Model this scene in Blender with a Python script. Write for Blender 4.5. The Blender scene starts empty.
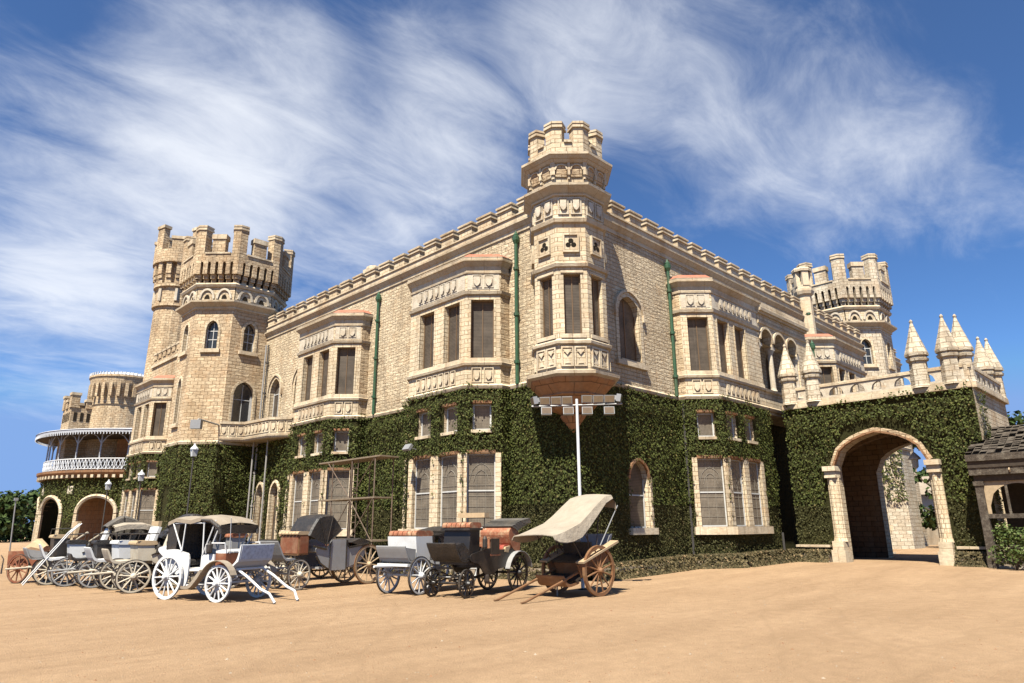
import bpy, math, random
from mathutils import Vector, Matrix
R_ = math.radians
random.seed(7)
sc = bpy.context.scene
COL = sc.collection

# ------------------------------------------------------------------ camera
cd = bpy.data.cameras.new('camera'); cam = bpy.data.objects.new('camera', cd); COL.objects.link(cam)
CP = Vector((-18.888, -15.909, 1.8))
def cam_axes(th, ro, az):
    F = Vector((math.cos(az)*math.cos(th), math.sin(az)*math.cos(th), math.sin(th)))
    Rr = Vector((math.sin(az), -math.cos(az), 0)); U = Rr.cross(F)
    return F, math.cos(ro)*Rr + math.sin(ro)*U, -math.sin(ro)*Rr + math.cos(ro)*U
F, RX, UP = cam_axes(R_(15.341), R_(-.4407), R_(45.24))
M = Matrix((( RX.x, UP.x, -F.x, CP.x), (RX.y, UP.y, -F.y, CP.y), (RX.z, UP.z, -F.z, CP.z), (0, 0, 0, 1)))
cam.matrix_world = M
cd.sensor_width = 36; cd.lens = 678.4/1024*36; cd.clip_start = .1; cd.clip_end = 3000
sc.camera = cam

# ------------------------------------------------------------------ world: clear sky with cirrus
SUN_EL, SUN_AZ = R_(58), R_(205)              # direction the light comes from (azimuth from +x)
w = bpy.data.worlds.new('World'); sc.world = w; w.use_nodes = True
nt = w.node_tree; nt.nodes.clear()
def N(nt, t, **k):
    n = nt.nodes.new(t)
    for a, b in k.items(): setattr(n, a, b)
    return n
def link(nt, a, b): nt.links.new(a, b)
def math_n(nt, op, a, b=None, c=None, clamp=False):
    n = N(nt, 'ShaderNodeMath', operation=op, use_clamp=clamp)
    for i, s in enumerate((a, b, c)):
        if s is None: continue
        if isinstance(s, (int, float)): n.inputs[i].default_value = s
        else: link(nt, s, n.inputs[i])
    return n.outputs[0]
def mixc(nt, fac, a, b, mode='MIX'):
    n = N(nt, 'ShaderNodeMix', data_type='RGBA', blend_type=mode)
    for i, s in ((0, fac), (6, a), (7, b)):
        if isinstance(s, (int, float)): n.inputs[i].default_value = s
        elif isinstance(s, tuple): n.inputs[i].default_value = (*s, 1)
        else: link(nt, s, n.inputs[i])
    return n.outputs[2]
def ramp(nt, fac, stops):
    n = N(nt, 'ShaderNodeValToRGB'); e = n.color_ramp.elements
    while len(e) < len(stops): e.new(.5)
    for i, (p, c) in enumerate(stops):
        e[i].position = p; e[i].color = (*c, 1) if isinstance(c, tuple) else (c, c, c, 1)
    if fac is not None: link(nt, fac, n.inputs[0])
    return n.outputs[0]
sky = N(nt, 'ShaderNodeTexSky', sky_type='NISHITA', sun_disc=False, sun_elevation=SUN_EL, sun_rotation=R_(245),
        air_density=.8, dust_density=.1, ozone_density=3.5, altitude=1500)
tc = N(nt, 'ShaderNodeTexCoord'); gen = tc.outputs['Generated']
sep = N(nt, 'ShaderNodeSeparateXYZ'); link(nt, gen, sep.inputs[0])
den = math_n(nt, 'ADD', math_n(nt, 'MAXIMUM', sep.outputs[2], 0), .22)
comb = N(nt, 'ShaderNodeCombineXYZ')
link(nt, math_n(nt, 'DIVIDE', sep.outputs[0], den), comb.inputs[0]); link(nt, math_n(nt, 'DIVIDE', sep.outputs[1], den), comb.inputs[1])
mp = N(nt, 'ShaderNodeMapping'); mp.inputs['Rotation'].default_value = (0, 0, R_(20)); mp.inputs['Scale'].default_value = (.85, 1.55, 1); mp.inputs['Location'].default_value = (3.1, 1.7, 0)
link(nt, comb.outputs[0], mp.inputs[0])
def noise_n(scale, detail, rough, dist):
    n = N(nt, 'ShaderNodeTexNoise'); n.inputs['Scale'].default_value = scale; n.inputs['Detail'].default_value = detail; n.inputs['Roughness'].default_value = rough; n.inputs['Distortion'].default_value = dist
    link(nt, mp.outputs[0], n.inputs['Vector']); return n.outputs['Fac']
n1 = noise_n(1.35, 10, .58, .9); n2 = noise_n(4.6, 10, .64, .6)
def blob(px, py, lo, hi):                            # a patch of sky, by direction
    d = (F*678.4 + RX*(px-512) + UP*(341.5-py)).normalized()
    v = N(nt, 'ShaderNodeVectorMath', operation='DOT_PRODUCT'); v.inputs[1].default_value = d; link(nt, gen, v.inputs[0])
    m = N(nt, 'ShaderNodeMapRange', interpolation_type='SMOOTHSTEP'); m.inputs[1].default_value = math.cos(R_(lo)); m.inputs[2].default_value = math.cos(R_(hi))
    link(nt, v.outputs['Value'], m.inputs[0]); return m.outputs[0]
cover = None
for px, py, lo, hi, wt in ((330, 170, 17, 2, .30), (120, 190, 13, 1, .26), (60, 300, 11, 1, .24), (230, 95, 12, 1, .16), (640, 30, 13, 1, .30), (500, 90, 12, 1, .16), (930, 195, 11, 1, .26), (820, 120, 12, 1, .17),
                           (450, 180, 10, 1, .12), (720, 200, 9, 1, .12), (40, 30, 9, 1, -.05), (1000, 40, 11, 1, -.10), (60, 345, 8, 1, .16), (880, 60, 9, 1, .08), (980, 330, 9, 1, -.12), (20, 420, 9, 1, -.12)):
    b = math_n(nt, 'MULTIPLY', blob(px, py, lo, hi), wt)
    cover = b if cover is None else math_n(nt, 'ADD', cover, b)
dens = math_n(nt, 'ADD', math_n(nt, 'ADD', math_n(nt, 'MULTIPLY', n1, .72), math_n(nt, 'MULTIPLY', n2, .62)), cover)
mr = N(nt, 'ShaderNodeMapRange', interpolation_type='SMOOTHSTEP'); mr.inputs[1].default_value = .70; mr.inputs[2].default_value = 1.42
link(nt, dens, mr.inputs[0])
hs = N(nt, 'ShaderNodeHueSaturation'); hs.inputs['Hue'].default_value = .503; hs.inputs['Saturation'].default_value = 1.22; hs.inputs['Value'].default_value = 1.42; link(nt, sky.outputs[0], hs.inputs['Color'])
CLOUD = (8.8, 9.1, 9.6)
blue = mixc(nt, 1.0, hs.outputs[0], (1.9, 3.5, 7.0), 'DARKEN')
skyc = mixc(nt, math_n(nt, 'MULTIPLY_ADD', mr.outputs[0], .80, .03), blue, CLOUD)
bg = N(nt, 'ShaderNodeBackground'); bg.inputs['Strength'].default_value = .06
link(nt, skyc, bg.inputs[0]); out = N(nt, 'ShaderNodeOutputWorld'); link(nt, bg.outputs[0], out.inputs[0])

sl = bpy.data.lights.new('sun', 'SUN'); so = bpy.data.objects.new('sun', sl); COL.objects.link(so)
sl.energy = 5.0; sl.angle = R_(.5); sl.color = (1, .95, .84)
sd = Vector((-math.cos(SUN_AZ)*math.cos(SUN_EL), -math.sin(SUN_AZ)*math.cos(SUN_EL), -math.sin(SUN_EL)))
so.rotation_euler = sd.to_track_quat('-Z', 'Y').to_euler()
sc.view_settings.view_transform = 'Standard'; sc.view_settings.look = 'None'
sc.view_settings.exposure = .96; sc.view_settings.gamma = 1; sc.view_settings.use_curve_mapping = False
sc.render.engine = 'CYCLES'; sc.cycles.max_bounces = 6; sc.cycles.diffuse_bounces = 2; sc.cycles.sample_clamp_indirect = .06; sc.cycles.transparent_max_bounces = 6

# ------------------------------------------------------------------ materials
MATS = {}
def mat(name, build):
    m = bpy.data.materials.new(name); m.use_nodes = True
    t = m.node_tree; t.nodes.clear()
    o = N(t, 'ShaderNodeOutputMaterial'); p = N(t, 'ShaderNodeBsdfPrincipled'); link(t, p.outputs[0], o.inputs[0])
    build(t, p); MATS[name] = m; return m
def obj_noise(t, scale, detail=5, rough=.6, stretch=None):
    c = N(t, 'ShaderNodeTexCoord'); n = N(t, 'ShaderNodeTexNoise'); n.inputs['Scale'].default_value = scale; n.inputs['Detail'].default_value = detail; n.inputs['Roughness'].default_value = rough
    if stretch:
        mpn = N(t, 'ShaderNodeMapping'); mpn.inputs['Scale'].default_value = stretch; link(t, c.outputs['Object'], mpn.inputs[0]); link(t, mpn.outputs[0], n.inputs['Vector'])
    else: link(t, c.outputs['Object'], n.inputs['Vector'])
    return n.outputs['Fac']
def stone(name, c1, c2, mortar, bw, rh, ms, bump, stain=.35, rough_face=.5):
    def b(t, p):
        uv = N(t, 'ShaderNodeTexCoord')
        wob = N(t, 'ShaderNodeTexNoise'); wob.inputs['Scale'].default_value = 2.2; wob.inputs['Detail'].default_value = 2; link(t, uv.outputs['UV'], wob.inputs['Vector'])
        sub = N(t, 'ShaderNodeVectorMath', operation='MULTIPLY_ADD'); link(t, wob.outputs['Color'], sub.inputs[0]); sub.inputs[1].default_value = (.09, .05, 0); link(t, uv.outputs['UV'], sub.inputs[2])
        br = N(t, 'ShaderNodeTexBrick'); br.inputs['Scale'].default_value = 1; br.inputs['Brick Width'].default_value = bw; br.inputs['Row Height'].default_value = rh
        br.inputs['Mortar Size'].default_value = ms; br.inputs['Mortar Smooth'].default_value = .4; br.inputs['Bias'].default_value = -.1
        br.inputs['Color1'].default_value = (*c1, 1); br.inputs['Color2'].default_value = (*c2, 1); br.inputs['Mortar'].default_value = (*mortar, 1)
        link(t, sub.outputs[0], br.inputs['Vector'])
        big = obj_noise(t, .5, 6, .62, (1, 1, .45)); fine = obj_noise(t, 7, 5, .7)
        rust = obj_noise(t, 1.7, 4, .6)
        c = mixc(t, math_n(t, 'MULTIPLY', ramp(t, rust, ((.5, 0.), (.72, 1.))), .45), br.outputs['Color'], tuple(x*y for x, y in zip(c2, (1.02, .78, .58))))
        strk = obj_noise(t, 1.1, 6, .65, (1.6, 1.6, .22))
        c = mixc(t, stain, c, ramp(t, big, ((.3, (.62, .57, .50)), (.55, (1.12, 1.10, 1.07)))), 'MULTIPLY')
        c = mixc(t, math_n(t, 'MULTIPLY', ramp(t, strk, ((.5, 0.), (.68, 1.))), .5), c, (.16, .125, .09))
        c = mixc(t, .5, c, ramp(t, fine, ((.25, (.72, .70, .68)), (.66, (1.25, 1.23, 1.2)))), 'MULTIPLY')
        link(t, c, p.inputs['Base Color']); p.inputs['Roughness'].default_value = .9; p.inputs['Specular IOR Level'].default_value = .2
        rf = N(t, 'ShaderNodeTexNoise'); rf.inputs['Scale'].default_value = 5.5; rf.inputs['Detail'].default_value = 4; rf.inputs['Roughness'].default_value = .65; rs = N(t, 'ShaderNodeVectorMath', operation='MULTIPLY'); rs.inputs[1].default_value = (.8, 2.4, 1); link(t, uv.outputs['UV'], rs.inputs[0]); link(t, rs.outputs[0], rf.inputs['Vector'])
        c = mixc(t, .45*min(1, rough_face), c, ramp(t, rf.outputs['Fac'], ((.3, (.62, .60, .57)), (.6, (1.25, 1.23, 1.2)))), 'MULTIPLY'); link(t, c, p.inputs['Base Color'])
        h = math_n(t, 'ADD', math_n(t, 'MULTIPLY', br.outputs['Fac'], -1.0), math_n(t, 'MULTIPLY', rf.outputs['Fac'], rough_face))
        bp = N(t, 'ShaderNodeBump'); bp.inputs['Strength'].default_value = 1; bp.inputs['Distance'].default_value = bump; link(t, h, bp.inputs['Height']); link(t, bp.outputs[0], p.inputs['Normal'])
    return mat(name, b)
stone('rubble', (.67, .555, .385), (.48, .395, .275), (.34, .26, .17), .42, .17, .016, .06, .6, 1.6)
stone('ashlar', (.69, .58, .41), (.57, .465, .315), (.36, .265, .165), .44, .185, .014, .028, .6, .6)
stone('ashlar_tower', (.63, .50, .33), (.44, .33, .21), (.29, .205, .125), .46, .22, .016, .05, .65, 1.0)
stone('pale_stone', (.62, .55, .43), (.47, .395, .29), (.32, .26, .18), .5, .24, .016, .04, .6, .8)
stone('trim', (.64, .54, .39), (.54, .445, .315), (.38, .285, .18), 1.1, .9, .01, .012, .8, .8)
stone('brown_stone', (.27, .155, .085), (.20, .11, .06), (.11, .065, .037), .62, .42, .016, .012, .7, .4)
stone('vault_shade_stone', (.15, .10, .062), (.11, .072, .045), (.06, .042, .028), .5, .25, .016, .02, .6, .5)  # stone colour lowered so the porch interior's shade is painted in
stone('stucco', (.34, .29, .22), (.31, .26, .2), (.3, .25, .19), 3, 3, .003, .004, .6, .5)
def plain(name, c, rough=.6, spec=.4, metal=0, var=.3, nscale=6, bump=0, dirt=None, coat=0):
    def b(t, p):
        f = obj_noise(t, nscale, 5, .6)
        col = mixc(t, var, c, ramp(t, f, ((.25, tuple(x*.45 for x in c)), (.7, tuple(min(1, x*1.25) for x in c)))))
        if dirt:
            g = obj_noise(t, nscale*.4, 6, .7)
            col = mixc(t, math_n(t, 'MULTIPLY', ramp(t, g, ((.48, 0.), (.68, 1.))), dirt[1]), col, dirt[0])
        link(t, col, p.inputs['Base Color']); p.inputs['Roughness'].default_value = rough; p.inputs['Metallic'].default_value = metal; p.inputs['Specular IOR Level'].default_value = spec
        if coat: p.inputs['Coat Weight'].default_value = coat
        if bump:
            bp = N(t, 'ShaderNodeBump'); bp.inputs['Distance'].default_value = bump; link(t, obj_noise(t, nscale*3, 4, .6), bp.inputs['Height']); link(t, bp.outputs[0], p.inputs['Normal'])
    return mat(name, b)
plain('white_trim', (.62, .53, .40), .85, .2, var=.45, nscale=5, bump=.012, dirt=((.36, .265, .165), .65))
plain('terracotta', (.42, .155, .095), .85, .2, var=.4, nscale=3, dirt=((.33, .22, .15), .5))
plain('painted_shade', (.02, .016, .012), .95, .1, var=.3)  # near-black colour that stands in for the shade inside openings
plain('dark_roof', (.05, .047, .042), .9, .2)
plain('frame_white', (.60, .58, .53), .6, .3, var=.35)
plain('lace', (.24, .215, .175), .8, .2, var=.4)
plain('frame_brown', (.14, .09, .05), .7, .3)
plain('pipe_green', (.028, .085, .042), .55, .4, var=.4, nscale=4, dirt=((.12, .10, .06), .35))
plain('pipe_dark', (.06, .055, .05), .6, .4)
plain('pipe_grey', (.33, .31, .28), .6, .4)
plain('paint_white', (.76, .74, .70), .42, .5, var=.12, nscale=4, dirt=((.45, .37, .27), .30))
plain('paint_cream', (.60, .52, .39), .55, .4, var=.25, nscale=5, dirt=((.33, .24, .15), .45))
plain('paint_grey', (.34, .335, .32), .45, .5, var=.25, nscale=4, dirt=((.3, .22, .14), .3))
plain('paint_silver', (.42, .41, .39), .38, .5, .25, var=.25, nscale=4, dirt=((.3, .22, .14), .35))
plain('paint_black', (.022, .019, .017), .38, .5, var=.3, nscale=5, dirt=((.16, .11, .07), .35))
plain('leather_black', (.028, .025, .022), .5, .45, var=.4, nscale=5, bump=.02, dirt=((.15, .11, .075), .3))
plain('hood_grey', (.11, .10, .085), .75, .3, var=.45, nscale=6, bump=.03, dirt=((.25, .20, .14), .4))
plain('cushion_orange', (.33, .13, .07), .8, .2, var=.6, nscale=14, dirt=((.48, .34, .2), .85))
plain('cushion_red', (.36, .075, .05), .8, .2, var=.5, nscale=12, dirt=((.48, .33, .19), .45))
plain('cushion_tan', (.50, .36, .21), .8, .2, var=.4, nscale=9)
plain('canvas', (.36, .305, .23), .9, .15, var=.35, nscale=2.5, bump=.03, dirt=((.36, .28, .19), .4))
plain('canvas_taupe', (.30, .245, .18), .85, .2, var=.3, nscale=4, bump=.01, dirt=((.42, .36, .28), .4))
plain('wood_warm', (.20, .098, .043), .6, .35, var=.45, nscale=8, dirt=((.30, .21, .12), .4))
plain('wood_pale', (.44, .32, .19), .7, .3, var=.45, nscale=9)
plain('wood_grey', (.085, .068, .052), .9, .15, var=.8, nscale=11, bump=.03, dirt=((.27, .235, .18), .5))
plain('wood_dark', (.06, .047, .036), .9, .15, var=.5, nscale=8)
plain('tyre', (.03, .027, .024), .85, .2, var=.3, nscale=8, dirt=((.24, .17, .11), .5))
plain('iron', (.05, .045, .04), .6, .4, .4, var=.4, dirt=((.14, .08, .05), .4))
plain('rusty_steel', (.17, .12, .085), .75, .3, .3, var=.5, nscale=7, dirt=((.35, .3, .25), .3))
plain('scaffold_board', (.22, .17, .115), .85, .2, var=.5, nscale=6)
plain('blue_cloth', (.03, .12, .50), .8, .2, var=.4, nscale=9)
plain('galvanised', (.33, .325, .31), .45, .5, .3, var=.2)
plain('zinc_white', (.60, .60, .60), .5, .4, var=.3)
plain('lens_glass', (.17, .125, .08), .12, .6, var=.4, nscale=9)
plain('lamp_glass', (.66, .64, .58), .2, .5, var=.2)
plain('red_brown', (.20, .07, .035), .75, .3, var=.5, nscale=6, dirt=((.36, .26, .16), .4))
plain('bark', (.10, .072, .05), .95, .1, var=.5, nscale=5, bump=.04)
def screen_b(t, p, base=(.068, .056, .044), line=(.12, .10, .08), bw_=3.0):
    uv = N(t, 'ShaderNodeTexCoord'); br = N(t, 'ShaderNodeTexBrick'); br.offset = 0
    for k, v in (('Scale', 1), ('Brick Width', bw_), ('Row Height', .06), ('Mortar Size', .010), ('Mortar Smooth', .5)): br.inputs[k].default_value = v
    br.inputs['Color1'].default_value = (*base, 1); br.inputs['Color2'].default_value = tuple(x*.8 for x in base)+(1,); br.inputs['Mortar'].default_value = (*line, 1)
    link(t, uv.outputs['UV'], br.inputs['Vector'])
    c = mixc(t, .6, br.outputs['Color'], ramp(t, obj_noise(t, 1.6, 6, .65), ((.3, (.45, .43, .40)), (.66, (1.55, 1.5, 1.42)))), 'MULTIPLY')
    link(t, c, p.inputs['Base Color']); p.inputs['Roughness'].default_value = .6; p.inputs['Specular IOR Level'].default_value = .22
mat('screen', screen_b)
mat('screen_pale', lambda t, p: screen_b(t, p, (.125, .104, .080), (.19, .165, .13), .06))
def glass_b(t, p):
    p.inputs['Base Color'].default_value = (.03, .032, .035, 1); p.inputs['Roughness'].default_value = .08
mat('glass_dark', glass_b)
def lattice_b(t, p):
    link(t, mixc(t, .7, (.62, .62, .62), ramp(t, obj_noise(t, 9, 3), ((.3, (.3, .34, .4)), (.6, (.8, .8, .8))))), p.inputs['Base Color']); p.inputs['Roughness'].default_value = .6
mat('lattice_white', lattice_b)
def leaf_mat(name, dark, mid, light, dry):
    def b(t, p):
        g = N(t, 'ShaderNodeNewGeometry')
        p.inputs['Specular IOR Level'].default_value = .15
        c = ramp(t, g.outputs['Random Per Island'], ((.0, dark), (.5, mid), (.93, light), (.995, dry)))
        c = mixc(t, .55, c, ramp(t, obj_noise(t, .55, 4, .6), ((.3, (.55, .58, .5)), (.68, (1.25, 1.2, 1.05)))), 'MULTIPLY')
        link(t, c, p.inputs['Base Color']); p.inputs['Roughness'].default_value = .7; p.inputs['Specular IOR Level'].default_value = .15
    return mat(name, b)
leaf_mat('ivy_leaf', (.033, .042, .011), (.057, .069, .017), (.088, .100, .026), (.14, .115, .045))
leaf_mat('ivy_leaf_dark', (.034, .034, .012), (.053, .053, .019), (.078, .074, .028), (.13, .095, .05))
leaf_mat('shrub_leaf', (.05, .075, .02), (.085, .12, .035), (.13, .17, .05), (.45, .38, .25))
leaf_mat('tree_leaf', (.016, .032, .010), (.034, .058, .016), (.06, .09, .026), (.10, .11, .04))
leaf_mat('weed_leaf', (.042, .036, .018), (.080, .066, .032), (.15, .115, .06), (.28, .19, .11))
plain('ivy_back', (.034, .033, .012), .95, .1, var=.6, nscale=6, bump=.04)
plain('tree_core', (.012, .020, .008), .95, .1, var=.5, nscale=2)
def sand_b(t, p):
    a = obj_noise(t, .22, 7, .62); b2 = obj_noise(t, 3.5, 6, .7); g = obj_noise(t, 42, 3, .7); tr = obj_noise(t, .8, 6, .62, (.16, 1.1, 1))
    c = ramp(t, a, ((.28, (.385, .255, .146)), (.52, (.425, .285, .166)), (.75, (.47, .32, .19))))
    c = mixc(t, .55, c, ramp(t, b2, ((.3, (.78, .76, .74)), (.66, (1.12, 1.11, 1.1)))), 'MULTIPLY')
    c = mixc(t, .5, c, ramp(t, tr, ((.38, (.80, .77, .74)), (.6, (1.06, 1.05, 1.04)))), 'MULTIPLY')
    c = mixc(t, .55, c, ramp(t, g, ((.32, (.62, .6, .58)), (.52, (1.0, 1.0, 1.0)), (.74, (1.25, 1.22, 1.2)))), 'MULTIPLY')
    oc = N(t, 'ShaderNodeTexCoord').outputs['Object']; wob = N(t, 'ShaderNodeTexNoise'); wob.inputs['Scale'].default_value = .35; link(t, oc, wob.inputs['Vector'])
    ruts = None
    for cx, cy, rad in ((10, -40, 33.0), (10, -40, 34.4), (-30, 12, 24.0), (-30, 12, 25.3), (14, 6, 21.5), (14, 6, 22.8), (-12, -44, 31), (-12, -44, 32.3)):   # wheel ruts worn into the sand
        dv = N(t, 'ShaderNodeVectorMath', operation='DISTANCE'); link(t, oc, dv.inputs[0]); dv.inputs[1].default_value = (cx, cy, 0)
        e = math_n(t, 'ABSOLUTE', math_n(t, 'ADD', math_n(t, 'SUBTRACT', dv.outputs['Value'], rad), math_n(t, 'MULTIPLY_ADD', wob.outputs['Fac'], 1.6, -.8)))
        k = math_n(t, 'SUBTRACT', 1, math_n(t, 'DIVIDE', e, .10), clamp=True)
        ruts = k if ruts is None else math_n(t, 'MAXIMUM', ruts, k)
    ruts = math_n(t, 'MULTIPLY', ruts, ramp(t, b2, ((.38, 0.), (.58, 1.))))
    c = mixc(t, math_n(t, 'MULTIPLY', ruts, .30), c, (.24, .155, .085))
    link(t, c, p.inputs['Base Color']); p.inputs['Roughness'].default_value = .95; p.inputs['Specular IOR Level'].default_value = .15
    bp = N(t, 'ShaderNodeBump'); bp.inputs['Distance'].default_value = .035; link(t, math_n(t, 'ADD', g, math_n(t, 'MULTIPLY', b2, 1.5)), bp.inputs['Height']); link(t, bp.outputs[0], p.inputs['Normal'])
mat('sand', sand_b)

# ------------------------------------------------------------------ mesh builder
XF = None
class MB:
    def __init__(s): s.v = []; s.f = []; s.m = []; s.smooth = False
    def poly(s, pts, m):
        i = len(s.v); s.v.extend(tuple(p) for p in pts); s.f.append(tuple(range(i, i+len(pts)))); s.m.append(m)
    def box(s, a, b, m, bottom=True):
        x0, y0, z0 = (min(a[i], b[i]) for i in range(3)); x1, y1, z1 = (max(a[i], b[i]) for i in range(3))
        s.prism([(x0, y0), (x1, y0), (x1, y1), (x0, y1)], z0, z1, m, bottom)
    def prism(s, p, z0, z1, m, bottom=True, top=True): s.taper(p, z0, p, z1, m, bottom, top)
    def taper(s, p, z0, q, z1, m, bottom=True, top=True):
        n = len(p)
        for i in range(n):
            j = (i+1) % n; s.poly([(*p[i], z0), (*p[j], z0), (*q[j], z1), (*q[i], z1)], m)
        if top: s.poly([(*a, z1) for a in q], m)
        if bottom: s.poly([(*a, z0) for a in reversed(p)], m)
    def obox(s, c, ax, half, m):
        X, Y, Z = ax; c = Vector(c); P = lambda i, j, k: c + X*half[0]*i + Y*half[1]*j + Z*half[2]*k
        for q in (((-1,-1,-1),(-1,1,-1),(1,1,-1),(1,-1,-1)), ((-1,-1,1),(1,-1,1),(1,1,1),(-1,1,1)), ((-1,-1,-1),(1,-1,-1),(1,-1,1),(-1,-1,1)),
                  ((1,-1,-1),(1,1,-1),(1,1,1),(1,-1,1)), ((1,1,-1),(-1,1,-1),(-1,1,1),(1,1,1)), ((-1,1,-1),(-1,-1,-1),(-1,-1,1),(-1,1,1))):
            s.poly([P(*k) for k in q], m)
    def tube(s, pts, r, m, n=7, cap=True):
        pts = [Vector(p) for p in pts]; rs = r if isinstance(r, (list, tuple)) else [r]*len(pts)
        rings = []; prev = None
        for i, p in enumerate(pts):
            d = (pts[min(i+1, len(pts)-1)] - pts[max(i-1, 0)]).normalized()
            if prev is None:
                a = Vector((0, 0, 1)) if abs(d.z) < .9 else Vector((1, 0, 0)); x = d.cross(a).normalized()
            else: x = (prev - d*prev.dot(d)).normalized()
            prev = x; y = d.cross(x)
            rings.append([p + (x*math.cos(2*math.pi*k/n) + y*math.sin(2*math.pi*k/n))*rs[i] for k in range(n)])
        i0 = len(s.v)
        for rg in rings: s.v.extend(tuple(q) for q in rg)
        for i in range(len(rings)-1):
            for k in range(n):
                l = (k+1) % n; s.f.append((i0+i*n+k, i0+i*n+l, i0+(i+1)*n+l, i0+(i+1)*n+k)); s.m.append(m)
        if cap:
            s.f.append(tuple(i0+k for k in reversed(range(n)))); s.m.append(m)
            s.f.append(tuple(i0+(len(rings)-1)*n+k for k in range(n))); s.m.append(m)
    def lathe(s, prof, c, m, n=12, axis='z', cap=True):
        i0 = len(s.v); k = len(prof)
        for r, z in prof:
            for j in range(n):
                a = 2*math.pi*j/n
                if axis == 'z': s.v.append((c[0]+r*math.cos(a), c[1]+r*math.sin(a), c[2]+z))
                else: s.v.append((c[0]+r*math.cos(a), c[1]+z, c[2]+r*math.sin(a)))
        for i in range(k-1):
            for j in range(n):
                l = (j+1) % n; s.f.append((i0+i*n+j, i0+i*n+l, i0+(i+1)*n+l, i0+(i+1)*n+j)); s.m.append(m)
        if cap:
            s.f.append(tuple(i0+j for j in reversed(range(n)))); s.m.append(m); s.f.append(tuple(i0+(k-1)*n+j for j in range(n))); s.m.append(m)
    def ring(s, c, r0, r1, y0, y1, m, n=32):        # flat ring about the y axis (a wheel rim)
        i0 = len(s.v)
        for j in range(n):
            a = 2*math.pi*j/n; ca, sa = math.cos(a), math.sin(a)
            for r, y in ((r0, y0), (r1, y0), (r1, y1), (r0, y1)): s.v.append((c[0]+r*ca, c[1]+y, c[2]+r*sa))
        for j in range(n):
            l = (j+1) % n
            for k in range(4):
                q = (k+1) % 4; s.f.append((i0+4*j+k, i0+4*j+q, i0+4*l+q, i0+4*l+k)); s.m.append(m)
    def extr(s, pts, y0, y1, m, soft=True):
        if soft and len(pts) >= 6:
            for _ in range(2):
                q = []
                for a, b in zip(pts, list(pts[1:])+[pts[0]]): q += [(a[0]*.8+b[0]*.2, a[1]*.8+b[1]*.2), (a[0]*.2+b[0]*.8, a[1]*.2+b[1]*.8)]
                pts = q
        s.extr_(pts, y0, y1, m)
    def extr_(s, pts, y0, y1, m):                    # side profile (x, z) carried across y
        n = len(pts)
        for i in range(n):
            a, b = pts[i], pts[(i+1) % n]; s.poly([(a[0], y0, a[1]), (b[0], y0, b[1]), (b[0], y1, b[1]), (a[0], y1, a[1])], m)
        s.poly([(p[0], y0, p[1]) for p in reversed(pts)], m); s.poly([(p[0], y1, p[1]) for p in pts], m)
    def strip(s, rows, m):
        for a, b in zip(rows[:-1], rows[1:]):
            for i in range(len(a)-1): s.poly([a[i], a[i+1], b[i+1], b[i]], m)
    def mesh(s, name, uv=True):
        if XF: s.v = [XF(p) for p in s.v]
        me = bpy.data.meshes.new(name); me.from_pydata(s.v, [], s.f)
        names = []
        for k in s.m:
            if k not in names: names.append(k)
        for k in names: me.materials.append(MATS[k])
        idx = {k: i for i, k in enumerate(names)}
        me.polygons.foreach_set('material_index', [idx[k] for k in s.m])
        me.update()
        if uv:
            ul = me.uv_layers.new(name='UVMap'); buf = []
            for p in me.polygons:
                n = p.normal
                if abs(n.z) > .9:
                    for vi in p.vertices: v = s.v[vi]; buf += [v[0], v[1]]
                else:
                    l = math.hypot(n.x, n.y); tx, ty = -n.y/l, n.x/l
                    if tx + ty*.37 < 0: tx, ty = -tx, -ty
                    for vi in p.vertices: v = s.v[vi]; buf += [v[0]*tx+v[1]*ty, v[2]]
            ul.data.foreach_set('uv', buf)
        if s.smooth: me.polygons.foreach_set('use_smooth', [True]*len(s.f))
        return me
    def build(s, name, parent=None, uv=True, loc=None, label=None):
        o = bpy.data.objects.new(name, s.mesh(name, uv)); COL.objects.link(o)
        if parent is not None: o.parent = parent
        if loc is not None: o.location = loc
        if label: o['label'] = label
        return o
def empty(name, loc, label, cat, rz=0, group=None):
    o = bpy.data.objects.new(name, None); COL.objects.link(o); o.location = loc; o.rotation_euler = (0, 0, rz); o.empty_display_size = .3
    o['label'] = label; o['category'] = cat
    if group: o['group'] = group
    return o
def tag(o, label, cat=None, group=None, kind=None):
    o['label'] = label
    if cat: o['category'] = cat
    if group: o['group'] = group
    if kind: o['kind'] = kind
    return o
def smooth01(t): t = max(0, min(1, t)); return t*t*(3-2*t)
def gz(x, y):
    return .24*smooth01((x+1)/13)*smooth01((4-y)/4)

# ------------------------------------------------------------------ architecture helpers
def offs(pts, d, s):                                # offset an open polyline outward (s=+1: outward is to the right of travel)
    out = []
    for i in range(len(pts)):
        ns = []
        for a, b in ((i-1, i), (i, i+1)):
            if a < 0 or b >= len(pts): continue
            dx, dy = pts[b][0]-pts[a][0], pts[b][1]-pts[a][1]; l = math.hypot(dx, dy); ns.append((s*dy/l, -s*dx/l))
        if len(ns) == 1: n = ns[0]; k = 1
        else:
            n = (ns[0][0]+ns[1][0], ns[0][1]+ns[1][1]); l = math.hypot(*n); n = (n[0]/l, n[1]/l); k = 1/max(.35, n[0]*ns[0][0]+n[1]*ns[0][1])
        out.append((pts[i][0]+n[0]*d*k, pts[i][1]+n[1]*d*k))
    return out
def mould(mb, pts, prof, s, m, ends=True):          # prof: (z, outward offset) from bottom to top
    rows = [[(*p, z) for p in offs(pts, d, s)] for z, d in prof]
    mb.strip(rows, m)
    if ends:
        for e in (0, -1): mb.poly([r[e] for r in rows], m)
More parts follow.
